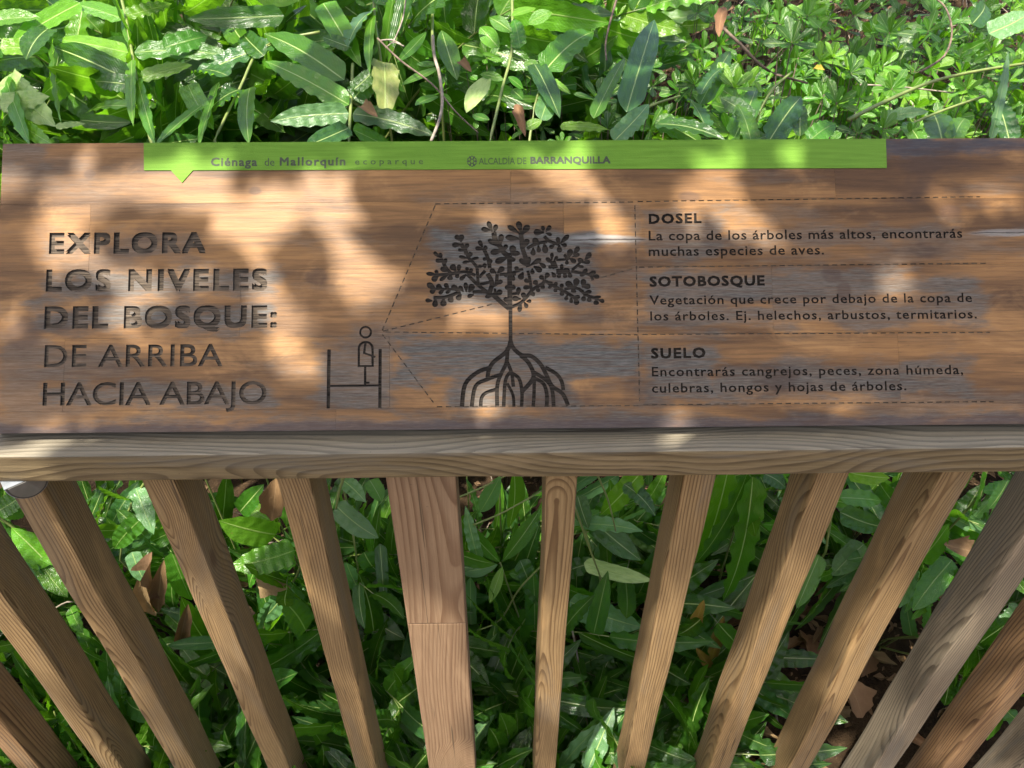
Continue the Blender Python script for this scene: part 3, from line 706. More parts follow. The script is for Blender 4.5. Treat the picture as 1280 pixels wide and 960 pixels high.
def leaf_mesh(kind, seed, nl=13):
    rg = random.Random(seed); V, UV, Fc = [], [], []; nw = 7 if kind == 'dead' else 5
    ph1, ph2 = rg.random() * 6, rg.random() * 6
    arch = {'fern': rg.uniform(.06, .50), 'oval': rg.uniform(.05, .18), 'obo': rg.uniform(.06, .16), 'dead': rg.uniform(.15, .5)}[kind]
    side = rg.uniform(-.10, .10)
    fold = {'fern': .16, 'oval': .14, 'obo': .16, 'dead': rg.uniform(.5, 1.6)}[kind]
    wave = {'fern': rg.uniform(.10, .22) if seed % 2 else rg.uniform(.03, .09), 'oval': .03, 'obo': .02, 'dead': .22}[kind]
    fr = {'fern': rg.uniform(4.5, 7.5), 'oval': 2, 'obo': 1.5, 'dead': 2.2}[kind]
    for i in range(nl + 1):
        v = i / nl
        if kind == 'fern': wd = min(1.0, (v / .10) ** .6 + .05) * (1 - max(0, (v - .50) / .50) ** 2.1) * (1.0 - (.055 if seed % 2 else .015) * math.sin(v * fr * 2.0 * math.pi + ph2))
        elif kind == 'oval': wd = math.sin(math.pi * min(1, v * 1.0)) ** .75 if 0 < v < 1 else 0.02
        elif kind == 'obo': wd = (v ** .9) * (1 - max(0, (v - .62) / .38) ** 2.4) * 1.15 + .03
        else: wd = math.sin(math.pi * v ** .9) ** .8 * (1 - .12 * math.sin(v * 17 + ph1)) if 0 < v < 1 else 0.02
        wd = max(wd, .012)
        for j in range(nw):
            u = j / (nw - 1); s = (u - .5) * wd
            z = -arch * v * v + arch * .2 * v + (fold * abs(s) * .5 if kind != 'dead' else fold * s * s * .9)
            edge_ = (abs(u - .5) * 2) ** 1.5
            z += wave * .22 * edge_ * math.sin(v * fr * 2 * math.pi + (ph1 if j < nw // 2 else ph2)) * min(1, wd)
            x = s + side * math.sin(v * math.pi * .9)
            V.append((x, v, z)); UV.append((u, v))
    for i in range(nl):
        for j in range(nw - 1):
            a = i * nw + j; Fc.append((a, a + 1, a + nw + 1, a + nw))
    me = bpy.data.meshes.new(kind + '_blade'); me.from_pydata(V, [], Fc)
    lay = me.uv_layers.new(name='UVMap')
    for l in me.loops: lay.data[l.index].uv = UV[l.vertex_index]
    me.polygons.foreach_set('use_smooth', [True] * len(me.polygons)); me.materials.append(M_DEAD if kind == 'dead' else M_LEAF); me.update()
    return me
LM = {k: [leaf_mesh(k, s + 50 * q, 28 if k == 'fern' else 12) for s in range(n_)] for q, (k, n_) in enumerate((('fern', 12), ('oval', 5), ('obo', 5), ('dead', 8)))}
def tube(pts, r, nseg=6, taper=.5):
    V, Fc = [], []
    n = len(pts)
    for i, p in enumerate(pts):
        d = (Vector(pts[min(i + 1, n - 1)]) - Vector(pts[max(i - 1, 0)])).normalized()
        a = d.orthogonal().normalized(); b = d.cross(a); rr = r * (1 - (1 - taper) * i / (n - 1))
        for k in range(nseg):
            t = 2 * math.pi * k / nseg; V.append(Vector(p) + a * math.cos(t) * rr + b * math.sin(t) * rr)
    for i in range(n - 1):
        for k in range(nseg): Fc.append((i * nseg + k, i * nseg + (k + 1) % nseg, (i + 1) * nseg + (k + 1) % nseg, (i + 1) * nseg + k))
    Fc.append(tuple(range(nseg))[::-1]); Fc.append(tuple((n - 1) * nseg + k for k in range(nseg)))
    return V, Fc
def bez3(pts, k=5):
    P = [Vector(pts[0])] + [Vector(p) for p in pts] + [Vector(pts[-1])]; out = []
    for i in range(1, len(P) - 2):
        for j in range(k):
            t = j / k; a, b, c, d = P[i - 1], P[i], P[i + 1], P[i + 2]
            out.append(0.5 * (2 * b + (c - a) * t + (2 * a - 5 * b + 4 * c - d) * t * t + (3 * b - a - 3 * c + d) * t ** 3))
    out.append(P[-2]); return out
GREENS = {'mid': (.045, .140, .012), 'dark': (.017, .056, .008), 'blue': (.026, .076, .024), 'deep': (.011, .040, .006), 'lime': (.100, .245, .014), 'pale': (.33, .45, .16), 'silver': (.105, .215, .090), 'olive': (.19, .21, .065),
          'dead': (.15, .088, .040), 'tan': (.19, .125, .06), 'yellow': (.22, .17, .015)}
rg = random.Random(11)
def put_leaf(name, kind, parent, base_off, P0, P1, width, nrm, colr, var=None):
    d = P1 - P0; L = d.length
    if L < 1e-4: return None
    d.normalize()
    x = d.cross(nrm)
    if x.length < 1e-3: x = d.orthogonal()
    x.normalize(); z = x.cross(d).normalized()
    me = LM[kind][rg.randrange(len(LM[kind])) if var is None else var % len(LM[kind])]
    o = bpy.data.objects.new(name, me); COL.objects.link(o)
    zs = min(width * 2.6, L * .8)
    mt = Matrix(((x.x * width, d.x * L, z.x * zs), (x.y * width, d.y * L, z.y * zs), (x.z * width, d.z * L, z.z * zs))).to_4x4()
    mt.translation = P0 - base_off
    o.parent = parent; o.matrix_basis = mt
    cc_ = GREENS[colr]; o.color = (cc_[0], cc_[1], cc_[2], 1)
    return o
def jit(a): return Vector((rg.uniform(-a, a), rg.uniform(-a, a), rg.uniform(-a, a)))

# ---- place words for labels
def place_words(P):
    px, py = project(P)
    if py < 185:
        xs = [(-9e9, 'beyond the left end of the board'), (90, 'above the plain board left of the green band'), (205, 'above the green pointer'), (330, 'above the first word of the band'), (440, 'above the small spaced lettering'),
              (570, 'above the city emblem'), (680, 'above the bold capitals of the band'), (800, 'above the empty green just right of the capitals'), (930, 'above the middle of the blank green'), (1030, 'above the right end of the green band'), (1120, 'above the bare board right of the band'), (1290, 'beyond the right end of the board')]
    else:
        xs = [(-9e9, 'behind the leftmost balusters'), (90, 'behind the gap beneath the round metal cap'), (230, 'behind the second gap from the metal cap'), (400, 'behind the gap left of the wide post'), (560, 'behind the gap right of the wide post'),
              (715, 'behind the gap right of the slim baluster'), (885, 'behind the second gap right of the slim baluster'), (1040, 'behind the gap left of the brown broad baluster'), (1200, 'behind the grey weathered baluster'), (1290, 'behind the rightmost balusters')]
    r = [w_ for x_, w_ in xs if px >= x_][-1]
    return r
USED = {}
def uniq(label):
    k = USED.get(label, 0); USED[label] = k + 1
    return label if k == 0 else label + [', lower and nearer', ', higher and farther back', ', partly hidden', ', deepest in the shade', ', lowest of them', ', last of them'][min(k - 1, 5)]

def surf_y(py): return (1.20 + (178 - py) / 178 * 0.42) if py < 185 else 1.13 - (py - 600) / 360 * 0.12
def HP(x, y, dy=0.0):
    P = at_y(x, y, surf_y(y) + dy)
    if y > 300 and P.z < -.22:
        d = ray(x, y); P = CAM + d * ((CAM.z + .22) / -d.z)
    return P
CAMN = Vector((0, -0.62, 0.78))

def fern_from_photo(label, fronds, group='ferns with long wavy leaflets', cat='fern', nm='fern', kind='fern', part='leaflet', stem=M_STEM):
    first = fronds[0][0][0]; base = HP(*first) if fronds[0][0] else HP(*fronds[0][1][0][:2])
    root = empty(nm, base); tag(root, label, cat, group)
    for rach, leaves in fronds:
        pts = bez3([HP(x, y, .012) for x, y in rach])
        lo = min((pts[0], pts[-1]), key=lambda p: p.z)
        gz = Vector((lo.x + rg.uniform(-.05, .05), lo.y + .10, 0)); gz.z = terrain(gz.x, gz.y) - .01
        ext = bez3([gz, (gz + lo) / 2 + Vector((0, .02, 0)), lo])[:-1] if gz.z < lo.z - .02 else []
        full = ext + pts if lo is pts[0] else pts + ext[::-1]
        V, Fc = tube([p - base for p in full], .0030, 6, .7)
        fo = mesh_obj('frond' if kind == 'fern' else 'stem', V, Fc, stem, root, smooth=True)
        for (bx, by, tx, ty, wd, cl) in leaves:
            d0 = rg.uniform(-.02, .02); P0 = HP(bx, by, d0); P1 = HP(tx, ty, d0 + rg.uniform(-.07, .03))
            dep = (P0 - CAM).dot(fwd)
            put_leaf(part, kind, fo, base, P0, P1, wd / F * dep * .98, CAMN + jit(.45), cl)
    return root
T = 'fern frond of large wavy leaflets, '
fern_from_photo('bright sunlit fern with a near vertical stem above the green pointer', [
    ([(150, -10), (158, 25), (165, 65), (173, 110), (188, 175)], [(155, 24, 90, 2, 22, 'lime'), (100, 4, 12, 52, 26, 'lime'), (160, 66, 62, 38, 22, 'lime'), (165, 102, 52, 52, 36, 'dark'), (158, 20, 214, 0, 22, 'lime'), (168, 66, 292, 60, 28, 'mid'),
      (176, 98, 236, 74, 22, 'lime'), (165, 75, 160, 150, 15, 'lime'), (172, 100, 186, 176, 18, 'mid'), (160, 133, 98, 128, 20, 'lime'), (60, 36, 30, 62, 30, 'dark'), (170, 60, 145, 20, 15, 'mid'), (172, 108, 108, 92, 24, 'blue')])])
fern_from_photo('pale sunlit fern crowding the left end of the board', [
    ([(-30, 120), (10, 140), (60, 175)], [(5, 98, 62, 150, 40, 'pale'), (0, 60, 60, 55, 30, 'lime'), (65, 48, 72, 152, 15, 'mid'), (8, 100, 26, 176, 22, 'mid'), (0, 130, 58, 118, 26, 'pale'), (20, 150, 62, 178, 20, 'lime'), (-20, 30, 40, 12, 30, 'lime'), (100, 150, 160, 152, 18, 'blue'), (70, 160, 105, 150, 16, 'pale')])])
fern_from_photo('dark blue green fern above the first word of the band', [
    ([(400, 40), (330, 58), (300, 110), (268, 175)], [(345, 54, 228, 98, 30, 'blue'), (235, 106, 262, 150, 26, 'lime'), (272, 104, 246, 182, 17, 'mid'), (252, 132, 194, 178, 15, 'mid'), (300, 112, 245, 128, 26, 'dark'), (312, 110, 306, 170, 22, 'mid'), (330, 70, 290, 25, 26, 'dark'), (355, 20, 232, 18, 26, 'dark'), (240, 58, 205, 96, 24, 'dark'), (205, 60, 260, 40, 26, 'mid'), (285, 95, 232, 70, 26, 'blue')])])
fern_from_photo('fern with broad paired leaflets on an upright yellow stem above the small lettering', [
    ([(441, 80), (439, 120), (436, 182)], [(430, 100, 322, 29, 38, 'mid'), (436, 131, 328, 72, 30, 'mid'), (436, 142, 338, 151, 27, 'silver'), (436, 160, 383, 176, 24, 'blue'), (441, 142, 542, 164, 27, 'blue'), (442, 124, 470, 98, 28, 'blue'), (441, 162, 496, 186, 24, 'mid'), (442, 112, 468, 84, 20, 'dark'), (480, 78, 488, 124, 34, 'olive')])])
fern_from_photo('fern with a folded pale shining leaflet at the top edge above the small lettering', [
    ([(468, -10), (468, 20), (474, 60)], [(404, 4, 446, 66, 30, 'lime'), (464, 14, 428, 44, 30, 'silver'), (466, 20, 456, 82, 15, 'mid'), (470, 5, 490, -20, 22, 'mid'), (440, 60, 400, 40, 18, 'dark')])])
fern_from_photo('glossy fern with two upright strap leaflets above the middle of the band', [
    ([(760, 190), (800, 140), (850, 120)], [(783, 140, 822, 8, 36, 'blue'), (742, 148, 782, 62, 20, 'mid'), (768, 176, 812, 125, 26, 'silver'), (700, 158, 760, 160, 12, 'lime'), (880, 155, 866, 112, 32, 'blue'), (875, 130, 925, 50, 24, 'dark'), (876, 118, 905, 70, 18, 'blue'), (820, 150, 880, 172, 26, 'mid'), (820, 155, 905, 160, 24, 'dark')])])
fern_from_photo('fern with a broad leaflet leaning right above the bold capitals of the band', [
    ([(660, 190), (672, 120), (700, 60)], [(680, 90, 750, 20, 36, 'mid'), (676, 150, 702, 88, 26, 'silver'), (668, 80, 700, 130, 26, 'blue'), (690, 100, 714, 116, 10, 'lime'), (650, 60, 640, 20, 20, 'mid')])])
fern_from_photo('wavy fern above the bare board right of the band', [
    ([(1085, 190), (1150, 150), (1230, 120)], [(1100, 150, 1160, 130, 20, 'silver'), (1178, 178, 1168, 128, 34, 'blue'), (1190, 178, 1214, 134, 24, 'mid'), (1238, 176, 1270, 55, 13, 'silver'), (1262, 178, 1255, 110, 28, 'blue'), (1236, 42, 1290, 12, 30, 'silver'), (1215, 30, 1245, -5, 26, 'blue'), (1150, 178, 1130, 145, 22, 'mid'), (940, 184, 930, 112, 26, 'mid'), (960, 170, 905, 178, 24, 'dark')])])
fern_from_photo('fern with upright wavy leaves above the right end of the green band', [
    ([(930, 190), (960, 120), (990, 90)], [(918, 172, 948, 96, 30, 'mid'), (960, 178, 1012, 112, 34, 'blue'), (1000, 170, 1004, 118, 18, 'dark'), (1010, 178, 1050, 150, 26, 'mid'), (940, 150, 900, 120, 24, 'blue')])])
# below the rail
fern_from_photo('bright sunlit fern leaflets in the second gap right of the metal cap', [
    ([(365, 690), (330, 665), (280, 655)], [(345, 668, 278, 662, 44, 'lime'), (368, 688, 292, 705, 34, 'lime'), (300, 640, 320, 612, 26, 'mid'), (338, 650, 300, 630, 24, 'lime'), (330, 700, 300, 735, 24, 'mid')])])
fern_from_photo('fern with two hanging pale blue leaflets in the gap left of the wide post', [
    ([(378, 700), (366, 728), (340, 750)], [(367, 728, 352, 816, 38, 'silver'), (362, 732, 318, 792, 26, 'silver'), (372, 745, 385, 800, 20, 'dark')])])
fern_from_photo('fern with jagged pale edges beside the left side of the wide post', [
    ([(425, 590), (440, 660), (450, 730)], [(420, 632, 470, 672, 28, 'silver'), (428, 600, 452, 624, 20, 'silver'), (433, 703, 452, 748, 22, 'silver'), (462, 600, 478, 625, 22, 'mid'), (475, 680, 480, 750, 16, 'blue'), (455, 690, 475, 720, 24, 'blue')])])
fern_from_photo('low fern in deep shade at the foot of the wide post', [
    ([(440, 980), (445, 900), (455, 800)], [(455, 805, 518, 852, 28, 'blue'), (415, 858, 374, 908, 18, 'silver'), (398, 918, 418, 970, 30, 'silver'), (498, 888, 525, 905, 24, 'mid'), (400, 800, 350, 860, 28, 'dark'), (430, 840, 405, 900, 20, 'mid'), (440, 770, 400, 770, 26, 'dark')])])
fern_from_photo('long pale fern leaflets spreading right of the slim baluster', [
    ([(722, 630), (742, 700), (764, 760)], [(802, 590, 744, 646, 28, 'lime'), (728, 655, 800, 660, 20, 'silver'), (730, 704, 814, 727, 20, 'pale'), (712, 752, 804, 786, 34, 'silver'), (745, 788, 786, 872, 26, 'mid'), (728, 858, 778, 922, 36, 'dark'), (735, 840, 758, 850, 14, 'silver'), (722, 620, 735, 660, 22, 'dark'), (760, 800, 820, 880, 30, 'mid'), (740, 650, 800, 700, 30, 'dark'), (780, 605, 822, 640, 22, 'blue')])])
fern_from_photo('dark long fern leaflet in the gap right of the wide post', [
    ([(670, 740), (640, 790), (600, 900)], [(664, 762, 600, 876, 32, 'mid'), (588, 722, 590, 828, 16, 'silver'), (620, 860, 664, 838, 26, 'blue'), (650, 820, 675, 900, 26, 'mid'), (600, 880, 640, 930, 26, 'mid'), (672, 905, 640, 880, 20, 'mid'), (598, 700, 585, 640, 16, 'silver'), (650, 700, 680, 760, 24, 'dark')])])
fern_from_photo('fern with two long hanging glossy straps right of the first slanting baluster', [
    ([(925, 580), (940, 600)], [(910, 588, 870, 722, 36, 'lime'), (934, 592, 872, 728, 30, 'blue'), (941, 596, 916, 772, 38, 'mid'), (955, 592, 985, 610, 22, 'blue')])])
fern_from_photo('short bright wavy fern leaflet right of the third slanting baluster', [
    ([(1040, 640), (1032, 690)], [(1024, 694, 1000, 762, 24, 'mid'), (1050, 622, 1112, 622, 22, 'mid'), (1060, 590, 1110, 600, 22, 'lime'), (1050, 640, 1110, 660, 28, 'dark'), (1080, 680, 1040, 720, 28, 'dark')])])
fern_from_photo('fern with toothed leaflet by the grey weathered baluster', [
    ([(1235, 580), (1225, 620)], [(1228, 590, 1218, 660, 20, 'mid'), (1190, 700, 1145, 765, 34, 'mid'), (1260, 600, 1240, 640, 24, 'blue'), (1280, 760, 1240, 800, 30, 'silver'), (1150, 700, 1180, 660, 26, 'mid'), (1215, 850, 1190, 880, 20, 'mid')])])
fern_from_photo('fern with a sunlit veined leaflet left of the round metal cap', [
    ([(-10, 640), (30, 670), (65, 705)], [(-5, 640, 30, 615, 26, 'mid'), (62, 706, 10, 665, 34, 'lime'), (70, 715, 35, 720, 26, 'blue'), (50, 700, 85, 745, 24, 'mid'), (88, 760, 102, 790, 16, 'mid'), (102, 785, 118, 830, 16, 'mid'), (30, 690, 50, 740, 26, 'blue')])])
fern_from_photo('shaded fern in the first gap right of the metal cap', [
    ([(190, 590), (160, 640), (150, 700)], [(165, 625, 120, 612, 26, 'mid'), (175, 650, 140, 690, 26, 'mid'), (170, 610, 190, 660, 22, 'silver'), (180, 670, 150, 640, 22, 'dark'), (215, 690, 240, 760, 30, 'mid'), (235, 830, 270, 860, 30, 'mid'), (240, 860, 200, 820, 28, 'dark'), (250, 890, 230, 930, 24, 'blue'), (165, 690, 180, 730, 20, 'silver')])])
# broad-leaved sprigs
SG = 'sprigs with smooth oval leaves'
def sprig(label, stems): return fern_from_photo(label, stems, SG, 'plant', 'leafy_sprig', 'oval', 'leaf')
sprig('sprig of smooth oval leaves right of the wide post', [([(655, 790), (636, 735), (625, 703)], [(625, 703, 576, 650, 21, 'mid'), (628, 702, 676, 638, 22, 'mid'), (622, 706, 574, 714, 20, 'silver'), (628, 708, 612, 754, 14, 'lime'), (636, 716, 660, 722, 14, 'mid'), (600, 798, 642, 796, 19, 'dark'), (600, 640, 622, 600, 22, 'silver'), (636, 660, 650, 592, 34, 'mid'), (610, 810, 596, 835, 18, 'blue')])])
sprig('small bright green sprig at the foot of the wide post', [([(495, 975), (488, 930), (484, 890)], [(482, 885, 462, 860, 20, 'lime'), (478, 884, 505, 864, 16, 'lime'), (484, 895, 486, 948, 22, 'lime'), (496, 925, 532, 938, 30, 'lime'), (480, 905, 460, 925, 18, 'mid')])])
sprig('tall sprig with hanging oval leaves above the city emblem', [([(541, -5), (541, 60), (549, 88)], [(552, 38, 572, 93, 26, 'mid'), (533, 40, 497, 76, 13, 'mid'), (549, 80, 520, 79, 9, 'mid'), (550, 84, 502, 104, 12, 'mid'), (549, 90, 572, 72, 10, 'mid'), (548, 120, 520, 128, 14, 'mid'), (552, 118, 566, 126, 10, 'lime')])])
sprig('sprig carrying one big pale leaf above the city emblem', [([(640, -10), (640, 60), (628, 110), (612, 178)], [(611, 94, 582, 136, 27, 'pale'), (600, 34, 622, 58, 22, 'lime'), (625, 72, 604, 66, 10, 'lime'), (655, 78, 674, 82, 14, 'mid'), (635, 60, 655, 62, 9, 'lime'), (640, 112, 652, 122, 14, 'mid'), (646, 124, 676, 122, 11, 'mid'), (655, 162, 678, 150, 14, 'lime'), (640, 174, 655, 160, 10, 'lime'), (630, 100, 600, 92, 12, 'mid'), (635, 96, 655, 110, 16, 'mid'), (612, 150, 590, 142, 12, 'mid'), (640, 20, 670, 8, 18, 'lime'), (640, 40, 610, 20, 18, 'mid'), (660, 30, 690, 15, 18, 'lime')])])
sprig('seedling with rounded bright leaves in the bottom left gap', [([(40, 850), (20, 835), (5, 825)], [(8, 826, -4, 812, 10, 'lime'), (16, 834, 30, 852, 12, 'lime'), (46, 880, 52, 896, 12, 'lime'), (20, 858, 38, 860, 8, 'mid'), (80, 925, 98, 950, 18, 'mid'), (60, 895, 66, 915, 14, 'lime')])])

# ---- obovate rosettes (mangrove-like shrubs)
def rosette(root, base, C, r, n, cl, nrm=None, part='leaf'):
    nrm = nrm or (CAMN + jit(.4)).normalized()
    a0 = rg.random() * 6; t = nrm.orthogonal().normalized(); b = nrm.cross(t)
    for k in range(n):
        a = a0 + k * 2.4; lift = .15 + .75 * (k / n)
        d = (t * math.cos(a) + b * math.sin(a)) * (1 - lift * .5) + nrm * lift
        L = r * rg.uniform(.8, 1.1) * (1 - .35 * k / n)
        put_leaf(part, 'obo', root, base, C - nrm * .004, C + d.normalized() * L, L * rg.uniform(.42, .5), nrm + jit(.2), cl)
def shrub(label, spots, group='shrubs with rosettes of small oval leaves', stem_to=None, cl='mid'):
    base = HP(spots[0][0], spots[0][1], .12); base.z = terrain(base.x, base.y)
    root = empty('small_leaved_shrub', base); tag(root, label, 'shrub', group)
    V, Fc = [], []
    for (x, y, rpx, n, c_) in spots:
        C = HP(x, y, rg.uniform(-.03, .10)); r = rpx / F * (C - CAM).dot(fwd)
        rosette(root, base, C, r, n, c_)
        mid = (base + C) / 2 + jit(.05)
        vs, fs = tube([p - base for p in bez3([base + jit(.02), mid, C])], .0022, 5); o_ = len(V); V += vs; Fc += [tuple(i + o_ for i in f) for f in fs]
    mesh_obj('stem', V, Fc, M_TWIG, root, smooth=True)
    return root
shrub('dark shrub with a large rosette above the right end of the green band', [(990, 52, 36, 9, 'dark'), (998, 72, 24, 5, 'mid'), (975, 30, 26, 6, 'mid')])
shrub('shrub with a glossy rosette just above the corner of the green band', [(1046, 128, 30, 9, 'mid'), (1030, 118, 22, 6, 'mid'), (1075, 122, 22, 5, 'mid')])
shrub('low shrub touching the board edge right of the band', [(1072, 166, 26, 8, 'dark'), (1105, 160, 26, 8, 'mid'), (1140, 170, 24, 7, 'dark'), (1122, 175, 20, 6, 'mid')])
# ------------------------------------------------------------------ filler plants
def frond(root, base, P, d, length, n, ll, ww, cl, kind='fern', nrm=None):
    d = d.normalized(); side0 = d.cross(CAMN + jit(.35)).normalized(); nn = side0.cross(d).normalized()
    gz = Vector((P.x + rg.uniform(-.03, .03), P.y + .06, 0)); gz.z = terrain(gz.x, gz.y) - .01
    ps = [P + d * length * t + Vector((0, 0, -1)) * length * .28 * t * t for t in [i / 8 for i in range(9)]]
    low = [gz, (gz + P) / 2 + jit(.02)] if gz.z < P.z - .03 else []
    V, Fc = tube([p - base for p in low + ps], .0032, 5, .35)
    fo = mesh_obj('frond', V, Fc, M_STEM, root, smooth=True)
    for i in range(n):
        t = .22 + .78 * i / (n - 1) if n > 1 else .6
        k = min(int(t * 8), 7); p = ps[k].lerp(ps[k + 1], t * 8 - k); dl = (ps[k + 1] - ps[k]).normalized()
        s = 1 if i % 2 else -1
        a = R(rg.uniform(48, 68)) * (1 - .35 * t)
        dd = dl * math.cos(a) + side0 * s * math.sin(a) + jit(.16) + Vector((0, 0, -.12))
        if i == n - 1: dd = dl + jit(.1)
        L = ll * rg.uniform(.8, 1.12) * (1 - .25 * t)
        put_leaf('leaflet', 'fern', fo, base, p, p + dd.normalized() * L, ww * rg.uniform(.85, 1.15), nn + jit(.6), rg.choice(cl))
    return fo
def on_ground(px, py, y):
    P = at_y(px, py, y)
    if P.z < terrain(P.x, P.y) + .04:
        d = ray(px, py); P = CAM + d * ((CAM.z + .30) / -d.z); P.y = max(P.y, .88); P.z = terrain(P.x, P.y) + .05
    return P
def fern_clump(P, nf, cl, label, size=1.0, group='ferns with long wavy leaflets'):
    base = Vector((P.x, P.y, P.z)); root = empty('fern', base); tag(root, label, 'fern', group)
    for k in range(nf):
        a = R(rg.uniform(-75, 75)); d = Vector((math.sin(a) * .8, -math.cos(a) * .55, rg.uniform(.55, 1.15)))
        frond(root, base, P + jit(.03), d, rg.uniform(.48, .75) * size, rg.randint(9, 12), rg.uniform(.18, .28) * size, rg.uniform(.040, .058) * size, cl)
# behind the railing: low and dense left and centre, open on the right
rg = random.Random(5)
n_ = 0
BACK = 'ferns filling the shade behind the front leaves'
BL = 'dark wavy fern deep in the shade behind the front leaves'
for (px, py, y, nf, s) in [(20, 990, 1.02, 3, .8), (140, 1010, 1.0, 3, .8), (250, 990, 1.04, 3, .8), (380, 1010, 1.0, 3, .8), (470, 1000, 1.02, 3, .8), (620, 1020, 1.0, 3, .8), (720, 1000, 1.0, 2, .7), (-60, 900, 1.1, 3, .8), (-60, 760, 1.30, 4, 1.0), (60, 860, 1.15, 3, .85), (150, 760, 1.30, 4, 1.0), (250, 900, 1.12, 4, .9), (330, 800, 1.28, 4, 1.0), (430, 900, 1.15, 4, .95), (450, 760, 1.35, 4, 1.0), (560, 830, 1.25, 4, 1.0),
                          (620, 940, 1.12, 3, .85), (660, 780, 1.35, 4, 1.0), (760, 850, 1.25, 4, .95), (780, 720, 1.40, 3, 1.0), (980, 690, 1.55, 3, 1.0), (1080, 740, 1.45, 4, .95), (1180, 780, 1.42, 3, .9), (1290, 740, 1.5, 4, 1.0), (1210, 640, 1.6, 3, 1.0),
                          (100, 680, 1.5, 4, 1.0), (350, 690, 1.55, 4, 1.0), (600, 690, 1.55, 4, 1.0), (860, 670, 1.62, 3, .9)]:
    P = on_ground(px, py, y + .14); fern_clump(P, nf, ['dark', 'deep', 'dark', 'blue'], 'dark wavy fern deep in shade ' + place_words(P), s, BACK)  # deep shade is put into the darker greens of these leaves
for i in range(38):
    px = rg.uniform(-80, 800); py = rg.uniform(640, 1040); P = on_ground(px, py, rg.uniform(1.02, 1.30) if py > 860 else rg.uniform(1.28, 1.45))
    fern_clump(P, 3, ['deep', 'dark', 'mid', 'blue'], 'dark wavy fern deep in shade ' + place_words(P), .8, BACK)  # mostly dark leaf greens again, standing in for shade
for (px, py, y) in [(1000, 660, 1.4), (1070, 700, 1.3), (1120, 800, 1.15), (1170, 720, 1.25), (1240, 700, 1.3), (1250, 820, 1.1), (1090, 640, 1.4), (860, 640, 1.4), (700, 960, 1.0), (1290, 640, 1.4)]:
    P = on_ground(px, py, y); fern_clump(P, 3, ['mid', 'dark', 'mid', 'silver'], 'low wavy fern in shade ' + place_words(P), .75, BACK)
for (px, py) in [(20, 930), (90, 900), (160, 960), (225, 930), (300, 950), (365, 930), (430, 960), (500, 940), (590, 950), (640, 900), (130, 870), (260, 870), (400, 880)]:
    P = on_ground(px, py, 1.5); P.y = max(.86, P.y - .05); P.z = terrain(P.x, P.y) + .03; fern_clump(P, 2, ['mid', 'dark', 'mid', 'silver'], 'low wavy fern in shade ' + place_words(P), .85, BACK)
# above the board
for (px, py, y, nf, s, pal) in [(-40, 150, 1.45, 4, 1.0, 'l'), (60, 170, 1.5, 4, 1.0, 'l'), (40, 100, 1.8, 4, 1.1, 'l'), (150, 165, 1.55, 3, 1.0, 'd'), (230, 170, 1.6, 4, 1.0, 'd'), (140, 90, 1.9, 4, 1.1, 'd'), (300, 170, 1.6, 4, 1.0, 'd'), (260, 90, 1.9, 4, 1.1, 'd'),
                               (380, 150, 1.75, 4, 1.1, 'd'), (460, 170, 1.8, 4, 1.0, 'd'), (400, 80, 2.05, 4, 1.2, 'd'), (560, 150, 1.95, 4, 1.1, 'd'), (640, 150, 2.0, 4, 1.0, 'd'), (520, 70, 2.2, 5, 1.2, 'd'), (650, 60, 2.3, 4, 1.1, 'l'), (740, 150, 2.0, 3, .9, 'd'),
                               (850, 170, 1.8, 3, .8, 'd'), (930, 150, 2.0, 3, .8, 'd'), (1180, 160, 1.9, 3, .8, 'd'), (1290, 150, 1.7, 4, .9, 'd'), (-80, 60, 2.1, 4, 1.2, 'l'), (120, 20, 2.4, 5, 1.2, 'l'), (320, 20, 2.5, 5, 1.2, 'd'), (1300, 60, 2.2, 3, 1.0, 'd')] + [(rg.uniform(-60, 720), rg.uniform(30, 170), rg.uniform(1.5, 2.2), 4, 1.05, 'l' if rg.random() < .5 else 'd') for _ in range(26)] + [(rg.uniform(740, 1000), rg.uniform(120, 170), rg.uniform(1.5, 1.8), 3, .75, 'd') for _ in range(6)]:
    P = at_y(px, py, y + .32) - Vector((0, 0, .20)); fern_clump(P, nf, ['lime', 'mid', 'dark', 'mid', 'deep'] if pal == 'l' else ['mid', 'dark', 'deep', 'deep'], ('shaded' if pal == 'd' else 'sunlit') + ' wavy fern ' + place_words(P), s, BACK if pal == 'd' else 'sunlit ferns at the upper left')  # sun and shade put into the leaf colours
# small-leaved shrubs, top centre to right
SB = 'small-leaved shrubs on the leafy slope'
for i in range(100):
    px = rg.uniform(560, 1320) if i < 24 else rg.uniform(790, 1320); py = rg.uniform(-10, 168)
    y = 1.45 + (175 - py) / 175 * 1.05 + rg.uniform(-.1, .2)
    C0 = at_y(px, py, y); base = Vector((C0.x + rg.uniform(-.1, .1), y + .12, terrain(C0.x, y + .12)))
    if base.z > C0.z - .03: base.z = C0.z - .08
    root = empty('small_leaved_shrub', base); tag(root, 'loose shrub with small oval leaves ' + place_words(C0), 'shrub', SB)
    V, Fc = [], []
    cl = rg.choice(['mid', 'lime', 'lime', 'mid', 'dark'])
    for k in range(rg.randint(4, 7)):
        C = C0 + Vector((rg.uniform(-.14, .14), rg.uniform(-.1, .1), rg.uniform(-.08, .10)))
        rosette(root, base, C, rg.uniform(.030, .062), rg.randint(6, 9), cl, (Vector((0, -.4, 1)) + jit(.6)).normalized())
        vs, fs = tube([p - base for p in bez3([base, (base + C) / 2 + jit(.04), C], 3)], .0018, 4); o_ = len(V); V += vs; Fc += [tuple(q + o_ for q in f) for f in fs]
    mesh_obj('stem', V, Fc, M_TWIG, root, smooth=True)

